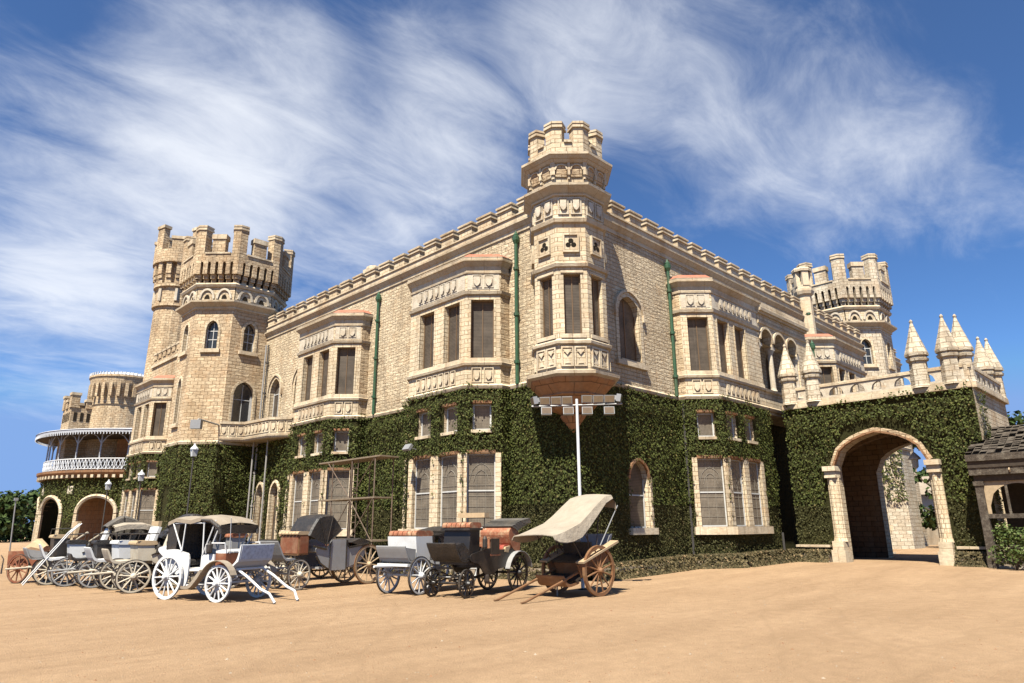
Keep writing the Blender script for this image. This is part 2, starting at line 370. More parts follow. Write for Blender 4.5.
def octo(c, a, n=8):
    r = a/math.cos(math.pi/n); return [(c[0]+r*math.cos(math.pi*(2*i-1)/n), c[1]+r*math.sin(math.pi*(2*i-1)/n)) for i in range(n)]
def oprof(mb, c, prof, m, n=8, top=True):
    for (z0, a0), (z1, a1) in zip(prof[:-1], prof[1:]):
        p, q = octo(c, a0, n), octo(c, a1, n)
        for i in range(n):
            j = (i+1) % n; mb.poly([(*p[i], z0), (*p[j], z0), (*q[j], z1), (*q[i], z1)], m)
    if top: mb.poly([(*q, prof[-1][0]) for q in octo(c, prof[-1][1], n)], m)
def archpts(u0, u1, vs, va, kind='tudor', n=12):
    out = []
    for i in range(n+1):
        s = -1+2*i/n; a = abs(s)
        v = math.sqrt(max(0, 1-a*a)) if kind == 'round' else (.72*math.sqrt(max(0, 1-a**2.6)) + .28*(1-a))
        out.append((u0+(u1-u0)*i/n, vs+(va-vs)*v))
    return out
def op(u0, u1, v0, v1, vs=None, kind='tudor'):
    return dict(u0=u0, u1=u1, v0=v0, v1=v1, arch=archpts(u0, u1, vs, v1, kind) if vs is not None else None, vs=vs)
class Wall:                                         # a vertical panel: start point, direction, outward normal
    def __init__(s, P, T, N_): s.P = P; s.T = T; s.N = N_
    def at(s, u, v, d=0): return (s.P[0]+s.T[0]*u+s.N[0]*d, s.P[1]+s.T[1]*u+s.N[1]*d, v)
    def panel(s, mb, L, z0, z1, ops, m, rm=None, depth=.3, d=0):
        rm = rm or m
        us = sorted({0, L, *[o['u0'] for o in ops], *[o['u1'] for o in ops]}); vs = sorted({z0, z1, *[o['v0'] for o in ops], *[o['v1'] for o in ops]})
        us = [u for u in us if -1e-6 <= u <= L+1e-6]; vs = [v for v in vs if z0-1e-6 <= v <= z1+1e-6]
        for a, b in zip(us[:-1], us[1:]):
            for c, e in zip(vs[:-1], vs[1:]):
                uc, vc = (a+b)/2, (c+e)/2
                if any(o['u0'] < uc < o['u1'] and o['v0'] < vc < o['v1'] for o in ops): continue
                mb.poly([s.at(a, c, d), s.at(b, c, d), s.at(b, e, d), s.at(a, e, d)], m)
        for o in ops:
            u0, u1, v0, v1 = o['u0'], o['u1'], o['v0'], o['v1']
            curve = o['arch'] or [(u0, v1), (u1, v1)]
            if o['arch']:
                for (a, va), (b, vb) in zip(curve[:-1], curve[1:]): mb.poly([s.at(a, va, d), s.at(b, vb, d), s.at(b, v1, d), s.at(a, v1, d)], m)
            loop = [(u0, v0)] + curve + [(u1, v0), (u0, v0)]
            for (a, va), (b, vb) in zip(loop[:-1], loop[1:]): mb.poly([s.at(a, va, d), s.at(b, vb, d), s.at(b, vb, d-depth), s.at(a, va, d-depth)], rm)
    def slab(s, mb, u0, u1, v0, v1, d0, d1, m):
        q = [s.at(u0, 0, d0)[:2], s.at(u1, 0, d0)[:2], s.at(u1, 0, d1)[:2], s.at(u0, 0, d1)[:2]]; mb.prism(q, v0, v1, m)
    def band(s, mb, curve, wd, proud, m, d=0, legs=None):     # raised band along an opening's curve
        c = list(curve)
        if legs is not None: c = [(c[0][0], legs)] + c + [(c[-1][0], legs)]
        o = []
        for i, (u, v) in enumerate(c):
            a, b = c[max(0, i-1)], c[min(len(c)-1, i+1)]; dx, dy = b[0]-a[0], b[1]-a[1]; l = math.hypot(dx, dy) or 1
            o.append((u-dy/l*wd, v+dx/l*wd))
        for i in range(len(c)-1):
            a, b, a2, b2 = c[i], c[i+1], o[i], o[i+1]
            mb.poly([s.at(*a, d+proud), s.at(*b, d+proud), s.at(*b2, d+proud), s.at(*a2, d+proud)], m)
            mb.poly([s.at(*a2, d+proud), s.at(*b2, d+proud), s.at(*b2, d-.02), s.at(*a2, d-.02)], m)
            mb.poly([s.at(*a, d+proud), s.at(*b, d+proud), s.at(*b, d-.02), s.at(*a, d-.02)], m)
        for i in (0, -1): mb.poly([s.at(*c[i], d+proud), s.at(*o[i], d+proud), s.at(*o[i], d-.02), s.at(*c[i], d-.02)], m)
    def shield(s, mb, u, v, w_, h, m, proud=.05, d=0):
        pts = [(-w_/2, h/2), (w_/2, h/2), (w_/2, -h*.12), (w_*.28, -h*.38), (0, -h/2), (-w_*.28, -h*.38), (-w_/2, -h*.12)]
        fr = [s.at(u+a, v+b, d+proud) for a, b in pts]; bk = [s.at(u+a, v+b, d) for a, b in pts]
        mb.poly(fr, m)
        for i in range(len(pts)): j = (i+1) % len(pts); mb.poly([fr[i], fr[j], bk[j], bk[i]], m)
    def sunk(s, mb, u0, u1, v0, v1, m, dep=.06, wd=.05, d=0): # a raised frame of four bars round a sunk panel
        s.slab(mb, u0, u1, v0, v0+wd, d-.01, d+dep, m); s.slab(mb, u0, u1, v1-wd, v1, d-.01, d+dep, m)
        s.slab(mb, u0, u0+wd, v0+wd, v1-wd, d-.01, d+dep, m); s.slab(mb, u1-wd, u1, v0+wd, v1-wd, d-.01, d+dep, m)
    def window(s, parent, o, name='window', style='screen', depth=.28, d=0, muntin=1, transom=None, frame='frame_brown', pane=None, fw=.05, label=None, tracery=False):
        mb = MB(); dd = d-depth+.03
        u0, u1, v0, v1 = o['u0'], o['u1'], o['v0'], o['v1']
        top = o['arch'] or [(u0, v1), (u1, v1)]
        mb.poly([s.at(u0, v0, dd), s.at(u1, v0, dd)] + [s.at(a, b, dd) for a, b in reversed(top)], pane or style)
        f = dd+.035
        s.slab(mb, u0, u0+fw, v0, (o['vs'] or v1), dd+.002, f, frame); s.slab(mb, u1-fw, u1, v0, (o['vs'] or v1), dd+.002, f, frame)
        s.slab(mb, u0+fw, u1-fw, v0, v0+fw, dd+.002, f, frame)
        if not o['arch']: s.slab(mb, u0+fw, u1-fw, v1-fw, v1, dd+.002, f, frame)
        for k in range(muntin):
            u = u0+(u1-u0)*(k+1)/(muntin+1); s.slab(mb, u-.02, u+.02, v0+fw, v1-fw if not o['arch'] else o['vs']+(v1-o['vs'])*.8, dd+.002, f-.008, frame)
        if transom:
            for tv in (transom if isinstance(transom, tuple) else (transom,)): s.slab(mb, u0+fw, u1-fw, tv-.025, tv+.025, dd+.003, f-.004, frame)
        if tracery:
            c_, r_ = (u0+u1)/2, (u1-u0)/2-fw
            for rr, zz in ((r_*.95, v0+(v1-v0)*.62), (r_*.6, v0+(v1-v0)*.62)):
                pts = archpts(c_-rr, c_+rr, zz, zz+rr*1.5, 'tudor', 8)
                mb.tube([s.at(a, b, dd+.012) for a, b in pts], .012, 'lace', 4, False)
            for q in (-.33, .33): mb.tube([s.at(c_+r_*q, v0+fw, dd+.012), s.at(c_+r_*q, v1-fw, dd+.012)], .008, 'lace', 4, False)
            for q in range(1, 7): v = v0+(v1-v0)*q/7; mb.tube([s.at(u0+fw, v, dd+.012), s.at(u1-fw, v, dd+.012)], .007, 'lace', 4, False)
        return mb.build(name, parent, label=label)
IVY = []                                            # (wall, L, z0, z1, openings, density, thickness)

# ------------------------------------------------------------------ ground
def build_ground():
    mb = MB()
    xs = [-700, -300, -150, -80, -50] + [-35+i*1.5 for i in range(48)] + [50, 80, 150, 300, 700]
    ys = [-700, -300, -150, -80, -50] + [-35+i*1.5 for i in range(80)] + [100, 150, 300, 700]
    for y in ys:
        for x in xs: mb.v.append((x, y, gz(x, y)))
    n = len(xs)
    for j in range(len(ys)-1):
        for i in range(n-1): mb.f.append((j*n+i, j*n+i+1, (j+1)*n+i+1, (j+1)*n+i)); mb.m.append('sand')
    mb.smooth = True
    g = mb.build('ground'); tag(g, 'bare sandy forecourt of pale orange earth', kind='structure')
build_ground()

# ------------------------------------------------------------------ the palace
palace = empty('palace', (0, 0, 0), 'stone Tudor style palace with battlements, towers and ivy covered ground floor', 'palace')
WR = Wall((0, 0), (1, 0), (0, -1))                   # long wall facing -y
WL = Wall((0, 0), (0, 1), (-1, 0))                   # long wall facing -x
STR, ZP = 7.28, 13.6

def wall_mouldings(mb, pts, s):
    mould(mb, pts, [(7.16, 0), (7.16, .09), (7.28, .13), (7.36, .05), (7.36, 0)], s, 'trim')
def parapet(name, Wl, L, start, first, skip=()):
    mb = MB()
    P0, P1 = Wl.at(start, 0)[:2], Wl.at(L, 0)[:2]
    s = 1 if (Wl.T[0]*Wl.N[1]-Wl.T[1]*Wl.N[0]) < 0 else -1
    mould(mb, [P0, P1], [(13.84, 0), (13.84, .05), (13.91, .06), (13.94, .012), (14.05, .012), (14.07, .05), (14.20, .17), (14.22, .21), (14.29, .22), (14.31, .12), (14.32, .10), (14.60, .10)], s, 'trim')
    Wl.slab(mb, start, L, 14.2, 14.60, -.30, .098, 'ashlar')
    Wl.slab(mb, start, L, 14.60, 14.65, -.34, .16, 'trim'); Wl.slab(mb, start, L, 14.65, 14.69, -.30, .12, 'trim')
    u = first
    while u+.92 < L:
        if u > start:
            Wl.slab(mb, u, u+.88, 14.69, 15.06, -.30, .097, 'ashlar')
            Wl.slab(mb, u-.05, u+.93, 15.06, 15.13, -.36, .17, 'trim'); Wl.slab(mb, u-.01, u+.89, 15.13, 15.24, -.31, .11, 'trim')
            Wl.slab(mb, u-.05, u+.93, 15.24, 15.33, -.36, .17, 'trim')
        u += 1.297
    return mb.build('parapet', palace)

def hood(mb, Wl, o, d=0, m='ashlar', w_=.2):
    Wl.band(mb, o['arch'], w_, .05, m, d, legs=o['v0'])
    c = [(u, v) for u, v in o['arch']]
    cc = []
    for i, (u, v) in enumerate(c):
        a, b = c[max(0, i-1)], c[min(len(c)-1, i+1)]; dx, dy = b[0]-a[0], b[1]-a[1]; l = math.hypot(dx, dy); cc.append((u-dy/l*(w_+.002), v+dx/l*(w_+.002)))
    Wl.band(mb, cc, .09, .13, 'trim', d, legs=o['vs']-.25)
    Wl.slab(mb, o['u0']-w_-.1, o['u1']+w_+.1, o['v0']-.22, o['v0']-.03, -.02+d, .16+d, 'trim')
    Wl.slab(mb, o['u0']+.001, o['u1']-.001, o['v0']-.03, o['v0']+.05, -.3+d, .12+d, 'trim')

# --- right wall (facing -y), x 0..41
XE = 41
bR, bR2 = 7.1, 21.5
upR = op(3.05, 4.55, 8.35, 11.2, 10.5)
loR = op(3.2, 4.52, 1.75, 4.35, 3.6)
lgR = [op(13.3, 14.3, 7.5, 11.0, 10.3), op(14.9, 15.9, 7.5, 11.0, 10.3), op(16.4, 17.4, 7.5, 11.0, 10.3)]
mb = MB()
WR.panel(mb, XE, 7.16, 14.0, [upR]+lgR, 'rubble', 'ashlar'); wall_mouldings(mb, [(0, 0), (bR, 0)], 1)
WR.panel(mb, 18.7, -.3, 7.16, [loR], 'ivy_back', 'ashlar', .3)
Wall((18.7, -.01), (1, 0), (0, -1)).panel(mb, XE-18.7, -.3, 7.16, [], 'ashlar', 'ashlar', .3)
hood(mb, WR, upR); WR.band(mb, loR['arch'], .10, .10, 'brown_stone', 0, legs=3.6); WR.slab(mb, loR['u1'], loR['u1']+.14, 1.75, 3.7, -.02, .1, 'ashlar'); WR.slab(mb, 3.05, 4.75, 1.5, 1.75, -.3, .22, 'trim')
mb.build('wall', palace, label='rough coursed stone wall with one pointed window beside the corner turret')
WR.window(palace, upR, muntin=1, transom=None, label='tall pointed window beside the corner turret')
WR.window(palace, loR, frame='frame_white', style='screen', muntin=0, transom=3.0, label='pointed ground floor window in the ivy')
for o in lgR: WR.window(palace, o, 'door', muntin=1, transom=9.9)
parapet('parapet', WR, XE, .9, 2.85-1.297)
IVY.append((WR, -.1, 7.05, 0.3, 7.12, [loR], 1, 'near'))
# --- left wall (facing -x), y 0..29
aw = op(23.55, 24.85, 8.35, 10.95, 10.1); bw = op(20.35, 21.65, 8.35, 11.0, 10.15)
gw = [op(20.5, 21.5, .9, 4.5, 3.8), op(22.6, 23.6, .9, 4.5, 3.8), op(24.6, 25.5, .9, 4.5, 3.8)]
mb = MB()
WL.panel(mb, 27, 7.16, 14.0, [aw, bw], 'ashlar_pale' if 'ashlar_pale' in MATS else 'rubble', 'ashlar')
wall_mouldings(mb, [(0, 0), (0, 26.1)], -1)
WL.panel(mb, 30, -.3, 7.16, gw, 'ivy_back', 'ashlar'); hood(mb, WL, aw); hood(mb, WL, bw)
for o in gw: WL.band(mb, o['arch'], .14, .10, 'ashlar', 0, legs=.9)
mb.build('wall', palace, label='long coursed stone wall running from the corner turret to the octagonal tower')
WL.window(palace, aw, 'door', frame='frame_white', transom=10.0, label='white balcony door under a pointed arch')
WL.window(palace, bw, muntin=1, transom=10.0)
for o in gw: WL.window(palace, o, frame='frame_brown', transom=3.7)
parapet('parapet', WL, 26.6, .9, 3.0-1.297)
IVY.append((WL, -.1, 3.2, .3, 7.12, [], 1, 'near')); IVY.append((WL, 9.2, 13.9, .3, 7.12, [], 1, 'mid')); IVY.append((WL, 19.8, 26.1, .3, 6.9, [dict(u0=o['u0']-.15, u1=o['u1']+.15, v0=o['v0'], v1=o['v1']+.2) for o in gw], 1, 'far'))
# inner roof
mb = MB(); mb.poly([(.4, .4, 14.1), (XE, .4, 14.1), (XE, 30, 14.1), (.4, 30, 14.1)], 'dark_roof'); mb.build('roof', palace)
# walls closing the block
mb = MB(); mb.poly([(XE, 0, -.3), (XE, 30, -.3), (XE, 30, 14.1), (XE, 0, 14.1)], 'rubble'); mb.build('wall', palace)

# --- bay windows
def bay(Wl, u0, d0=0, front=3.75, far=True, ground=True, label='', base='ivy_back', ivy='near'):
    root = bpy.data.objects.new('bay_window', None); COL.objects.link(root); root.parent = palace; root['label'] = label
    rd, cd_ = .5, 1.02
    pu = [(0, 0), (0, rd), (cd_, rd+cd_), (cd_+front, rd+cd_)]
    if far: pu += [(2*cd_+front, rd), (2*cd_+front, 0)]
    else: pu += [(cd_+front+.02, 0)]
    pts = [Wl.at(u0+u, 0, d0+d)[:2] for u, d in pu]
    s = 1 if (Wl.T[0]*Wl.N[1]-Wl.T[1]*Wl.N[0]) < 0 else -1
    mb = MB(); mg = MB(); wins = []; tr = MB()
    for i in range(len(pts)-1):
        a, b = pts[i], pts[i+1]; L = math.hypot(b[0]-a[0], b[1]-a[1])
        if L < .03: continue
        T = ((b[0]-a[0])/L, (b[1]-a[1])/L); n = (T[1]*s, -T[0]*s); W = Wall(a, T, n)
        if i in (1, 3) and far or i == 1: us = [(.28, L-.22)]
        elif i == 2: us = [(.34, 1.36), (2.04, 3.06)] if front < 4.2 else [(.34, 1.36), (1.95, 2.97)]
        else: us = []
        if i == 3 and not far: us = []
        if i in (0, 4) or (i == 3 and not far): mm = 'ashlar_tower'
        else: mm = 'ashlar'
        up = [op(x, y, 8.42, 10.9) for x, y in us]
        W.panel(mb, L, 7.2, 12.3, up, mm, 'ashlar', .32)
        for o in up: wins.append((W, o, {}))
        for o in up:                                # light dressed piers flanking the windows
            W.slab(mb, o['u0']-.08, o['u0'], 8.42, 10.9, -.02, .03, 'ashlar'); W.slab(mb, o['u1'], o['u1']+.08, 8.42, 10.9, -.02, .03, 'ashlar')
        k = 0 if not us else (2 if i in (1, 3) else (7 if front < 4.2 else 8))
        for j in range(k):
            x = L*.14 + (L*.72)*(j+.5)/k if k > 2 else L*(.34+.34*j)
            wd = min(.40, L*.72/k*.80)
            W.sunk(mb, x-wd/2, x+wd/2, 7.40, 8.02, 'trim', .045, .04); W.shield(mb, x, 7.70, wd*.58, .40, 'trim', .07)
            W.sunk(mb, x-wd/2, x+wd/2, 11.42, 11.98, 'white_trim', .04, .035); W.shield(mb, x, 11.68, wd*.66, .42, 'white_trim', .085)
        if us: W.slab(mb, .06, L-.06, 11.34, 12.04, -.02, .012, 'white_trim')
        if ground:
            lo = [op(x-.06, y+.10, 1.78, 4.58) for x, y in us]; sm = [op(x+.1, y-.1, 5.5, 6.55) for x, y in us]
            W.panel(mg, L, -.3, 7.2, lo+sm, base, 'ashlar', .2, 0)
            for o in lo: wins.append((W, o, dict(frame='frame_white', muntin=0, transom=3.18, style='screen_pale', fw=.05, depth=.14, tracery=True)))
            for o in sm: wins.append((W, o, dict(frame='frame_white', muntin=0, style='screen_pale', fw=.07, depth=.2)))
            if lo:
                W.slab(mg, lo[0]['u0']-.32, lo[-1]['u1']+.32, 1.46, 1.78, -.02, .24, 'trim')
                ed = [max(0, lo[0]['u0']-.30)] + [q for o in lo for q in (o['u0'], o['u1'])] + [min(L, lo[-1]['u1']+.30)]
                for q in range(0, len(ed), 2): W.slab(mg, ed[q], ed[q+1], 1.78, 4.62, -.02, .10, 'ashlar')
                for o in lo: W.slab(mg, o['u0'], o['u1'], 4.58, 4.72, -.02, .11, 'brown_stone')
                for o in sm: W.slab(mg, o['u0']-.02, o['u1']+.02, 6.55, 6.66, -.02, .12, 'brown_stone'); W.slab(mg, o['u0']-.03, o['u1']+.05, 5.38, 5.5, -.02, .16, 'trim')
            holes = [dict(u0=o['u0']-.30, u1=o['u1']+.30, v0=1.5, v1=4.66) for o in lo] + [dict(u0=o['u0']-.02, u1=o['u1']+.03, v0=5.38, v1=6.58) for o in sm]
            IVY.append((W, -.06, L+.06, .3 if base == 'ivy_back' else 4.9, 7.12, holes, 1, ivy))
    mb.build('wall', root)
    if ground: mg.build('base', root)
    t = MB()
    mould(t, pts, [(7.14, 0), (7.14, .10), (7.26, .15), (7.34, .06), (7.36, 0)], s, 'trim')
    mould(t, pts, [(8.08, 0), (8.10, .10), (8.20, .13), (8.24, .05), (8.40, .04), (8.42, 0)], s, 'trim')
    mould(t, pts, [(11.10, 0), (11.12, .08), (11.24, .12), (11.28, 0)], s, 'trim')
    mould(t, pts, [(12.04, 0), (12.04, .05), (12.12, .07), (12.15, .012), (12.36, .012), (12.38, .05), (12.52, .18), (12.54, .23), (12.63, .24), (12.65, .20), (12.72, .22), (12.74, .05)], s, 'trim')
    t.build('cornice', root)
    r = MB(); a, b2 = offs(pts, .16, s), offs(pts, -.22, s)
    if not far: a[-1] = Wl.at(u0+cd_+front, 0, d0+.02)[:2]; b2[-1] = a[-1]
    r.strip([[(*p, 12.72) for p in a], [(*p, 13.0) for p in b2]], 'terracotta'); r.poly([(*p, 13.0) for p in b2], 'stucco'); r.build('roof', root)
    for W, o, k in wins: W.window(root, o, **k)
    return root, pts
bay(WL, 3.28, label='bay window nearest the corner turret on the left wall')
bay(WL, 13.75, label='middle bay window on the left wall between the green pipe and the balcony', ivy='mid')
bay(WR, bR, front=4.45, far=False, label='bay window on the right wall between the green pipe and the arcade')
bay(WR, bR2, front=5.0, label='bay window behind the porch with a red roof', ivy='far', base='ashlar')

# --- corner turret (oriel)
tur = bpy.data.objects.new('turret', None); COL.objects.link(tur); tur.parent = palace; tur['label'] = 'octagonal corner turret hanging over the ivy on an inverted brown cone'
c0 = (0, 0); mb = MB()
oprof(mb, c0, [(5.1, .03), (5.62, .42), (5.70, .46), (5.74, .34), (5.86, .60), (5.90, .72), (6.30, 1.08), (6.33, 1.14), (6.40, 1.10), (6.82, 1.50), (6.90, 1.52)], 'brown_stone'); mb.build('corbel', tur)
mb = MB(); s_ = 2*1.33*math.tan(math.pi/8)
oprof(mb, c0, [(6.88, 1.52), (6.95, 1.66), (7.06, 1.68), (7.12, 1.50), (7.16, 1.36)], 'trim')
oprof(mb, c0, [(8.04, 1.33), (8.08, 1.44), (8.18, 1.46), (8.24, 1.36), (8.28, 1.33)], 'trim', top=False)
oprof(mb, c0, [(10.98, 1.33), (11.0, 1.42), (11.12, 1.46), (11.16, 1.36), (11.2, 1.33)], 'trim', top=False)
oprof(mb, c0, [(12.72, 1.33), (12.76, 1.44), (12.90, 1.48), (12.96, 1.35), (13.0, 1.33)], 'trim', top=False)
oprof(mb, c0, [(13.84, 1.33), (13.86, 1.40), (13.92, 1.42), (13.95, 1.37), (14.14, 1.64), (14.16, 1.68), (14.25, 1.70), (14.28, 1.46), (14.34, 1.38)], 'trim', top=False)
oprof(mb, c0, [(15.16, 1.50), (15.18, 1.54), (15.38, 1.74), (15.40, 1.78), (15.49, 1.79), (15.52, 1.56), (15.58, 1.46)], 'trim', top=False)
mb.build('cornice', tur)
mb = MB(); wn = []; fz = MB()
for i in range(8):
    p = octo(c0, 1.33); a, b = p[i], p[(i+1) % 8]; L = s_; T = ((b[0]-a[0])/L, (b[1]-a[1])/L); W = Wall(a, T, (T[1], -T[0]))
    vis = i in (3, 4, 5, 6, 7)
    o = op(.24, L-.24, 8.46, 10.74)
    W.panel(mb, L, 7.1, 14.3, [o] if vis else [], 'ashlar', 'ashlar', .26)
    if not vis: continue
    wn.append((W, o))
    W.slab(mb, .1, L-.1, 8.30, 8.44, -.02, .05, 'trim'); W.slab(mb, .14, L-.14, 10.76, 10.86, -.02, .04, 'trim')
    for k in range(2):                               # cusped panels under the windows
        u0 = .08+k*(L-.16)/2; u1 = u0+(L-.16)/2-.03
        W.sunk(fz, u0, u1, 7.26, 7.98, 'trim', .06, .05)
        for q in (-1, 1):
            m1 = [(u0+.06, 7.62+q*.26), (u1-.06, 7.62+q*.26), ((u0+u1)/2, 7.62+q*.06)]
            fz.poly([W.at(x, y, .05) for x, y in m1], 'trim')
    for k in range(2):                               # shields in the frieze
        u = L*(.28+.44*k); W.sunk(fz, u-.2, u+.2, 13.1, 13.78, 'white_trim', .05, .04); W.shield(fz, u, 13.46, .24, .42, 'white_trim', .09)
    W.slab(fz, L/2-.24, L/2+.24, 11.62, 12.24, -.02, .04, 'trim'); W.sunk(fz, L/2-.30, L/2+.30, 11.56, 12.30, 'trim', .10, .06)
    for du, dv in ((0, .1), (-.1, -.06), (.1, -.06)):  # trefoil of flat dark discs, the shade of a piercing given by colour
        fz.poly([W.at(L/2+du+.1*math.cos(t*math.pi/5), 11.92+dv+.1*math.sin(t*math.pi/5), .046) for t in range(10)], 'painted_shade')
mb.build('wall', tur); fz.build('frieze', tur)
for W, o in wn: W.window(tur, o, depth=.22, muntin=1)
mb = MB()
oprof(mb, c0, [(14.30, 1.36), (14.6, 1.38), (15.2, 1.50)], 'ashlar', top=False)
for i in range(8):
    p = octo(c0, 1.42); q = octo(c0, 1.52); a, b = p[i], p[(i+1) % 8]; L = math.hypot(b[0]-a[0], b[1]-a[1]); T = ((b[0]-a[0])/L, (b[1]-a[1])/L); W = Wall(a, T, (T[1], -T[0]))
    for k in range(2):
        u0, u1 = L*(k*.5+.07), L*(k*.5+.43)
        ar = archpts(u0, u1, 14.86, 15.06, 'round', 8)
        mb.poly([W.at(u0, 14.62, .012)]+[W.at(x, y, .07) for x, y in ar]+[W.at(u1, 14.62, .012)], 'ashlar_tower')  # fill in darker stone, the arch recess's shade put into the colour
        W.band(mb, ar, .05, .12, 'trim')
    for k in range(3):
        u = L*k*.5; W.slab(mb, u-.05, u+.05, 14.66, 15.2, -.02, .11, 'trim'); W.slab(mb, u-.035, u+.035, 14.5, 14.66, -.02, .06, 'trim')
oprof(mb, c0, [(15.56, 1.42), (16.12, 1.42)], 'ashlar', top=True)
def crown_merlons(mb, c, a_out, thick, z0, z1, arm, cap, m='ashlar', small=None):
    p = octo(c, a_out); n = 8
    for i in range(n):
        v = Vector((*p[i], 0)); e = [(Vector((*p[(i+k) % n], 0))-v).normalized() for k in (-1, 1)]
        inn = (Vector((*c, 0))-v).normalized()
        def shape(grow):
            oc = v-inn*grow*1.1
            A, B = oc+e[0]*(arm+grow*.8), oc+e[1]*(arm+grow*.8)
            return [x.to_2d() for x in (A, oc, B, B+inn*(thick+grow*2.1), oc+inn*(thick+grow*2.1)*1.05, A+inn*(thick+grow*2.1))]
        mb.prism([tuple(x) for x in shape(0)], z0, z1-cap, m)
        mb.prism([tuple(x) for x in shape(.07)], z1-cap, z1-cap*.62, 'trim'); mb.prism([tuple(x) for x in shape(.03)], z1-cap*.62, z1-cap*.35, 'trim'); mb.prism([tuple(x) for x in shape(.06)], z1-cap*.35, z1, 'trim')
        mid = (Vector((*p[i], 0))+Vector((*p[(i+1) % n], 0)))/2; L = (Vector((*p[(i+1) % n], 0))-v).length; T = e[1]; W = Wall(tuple(mid.to_2d()-T.to_2d()*L/2), (T.x, T.y), (T.y, -T.x))
        W.slab(mb, arm+.08, L-arm-.08, z0-.02, z0+.09, -thick-.05, .07, 'trim')
        if small:
            hw, zt = small; W.slab(mb, L/2-hw, L/2+hw, z0+.09, zt-cap, -thick*.9, -.004, m); W.slab(mb, L/2-hw-.06, L/2+hw+.06, zt-cap, zt, -thick-.02, .07, 'trim')
crown_merlons(mb, c0, 1.42, .34, 16.1, 17.0, .36, .26)
mb.build('battlement', tur)

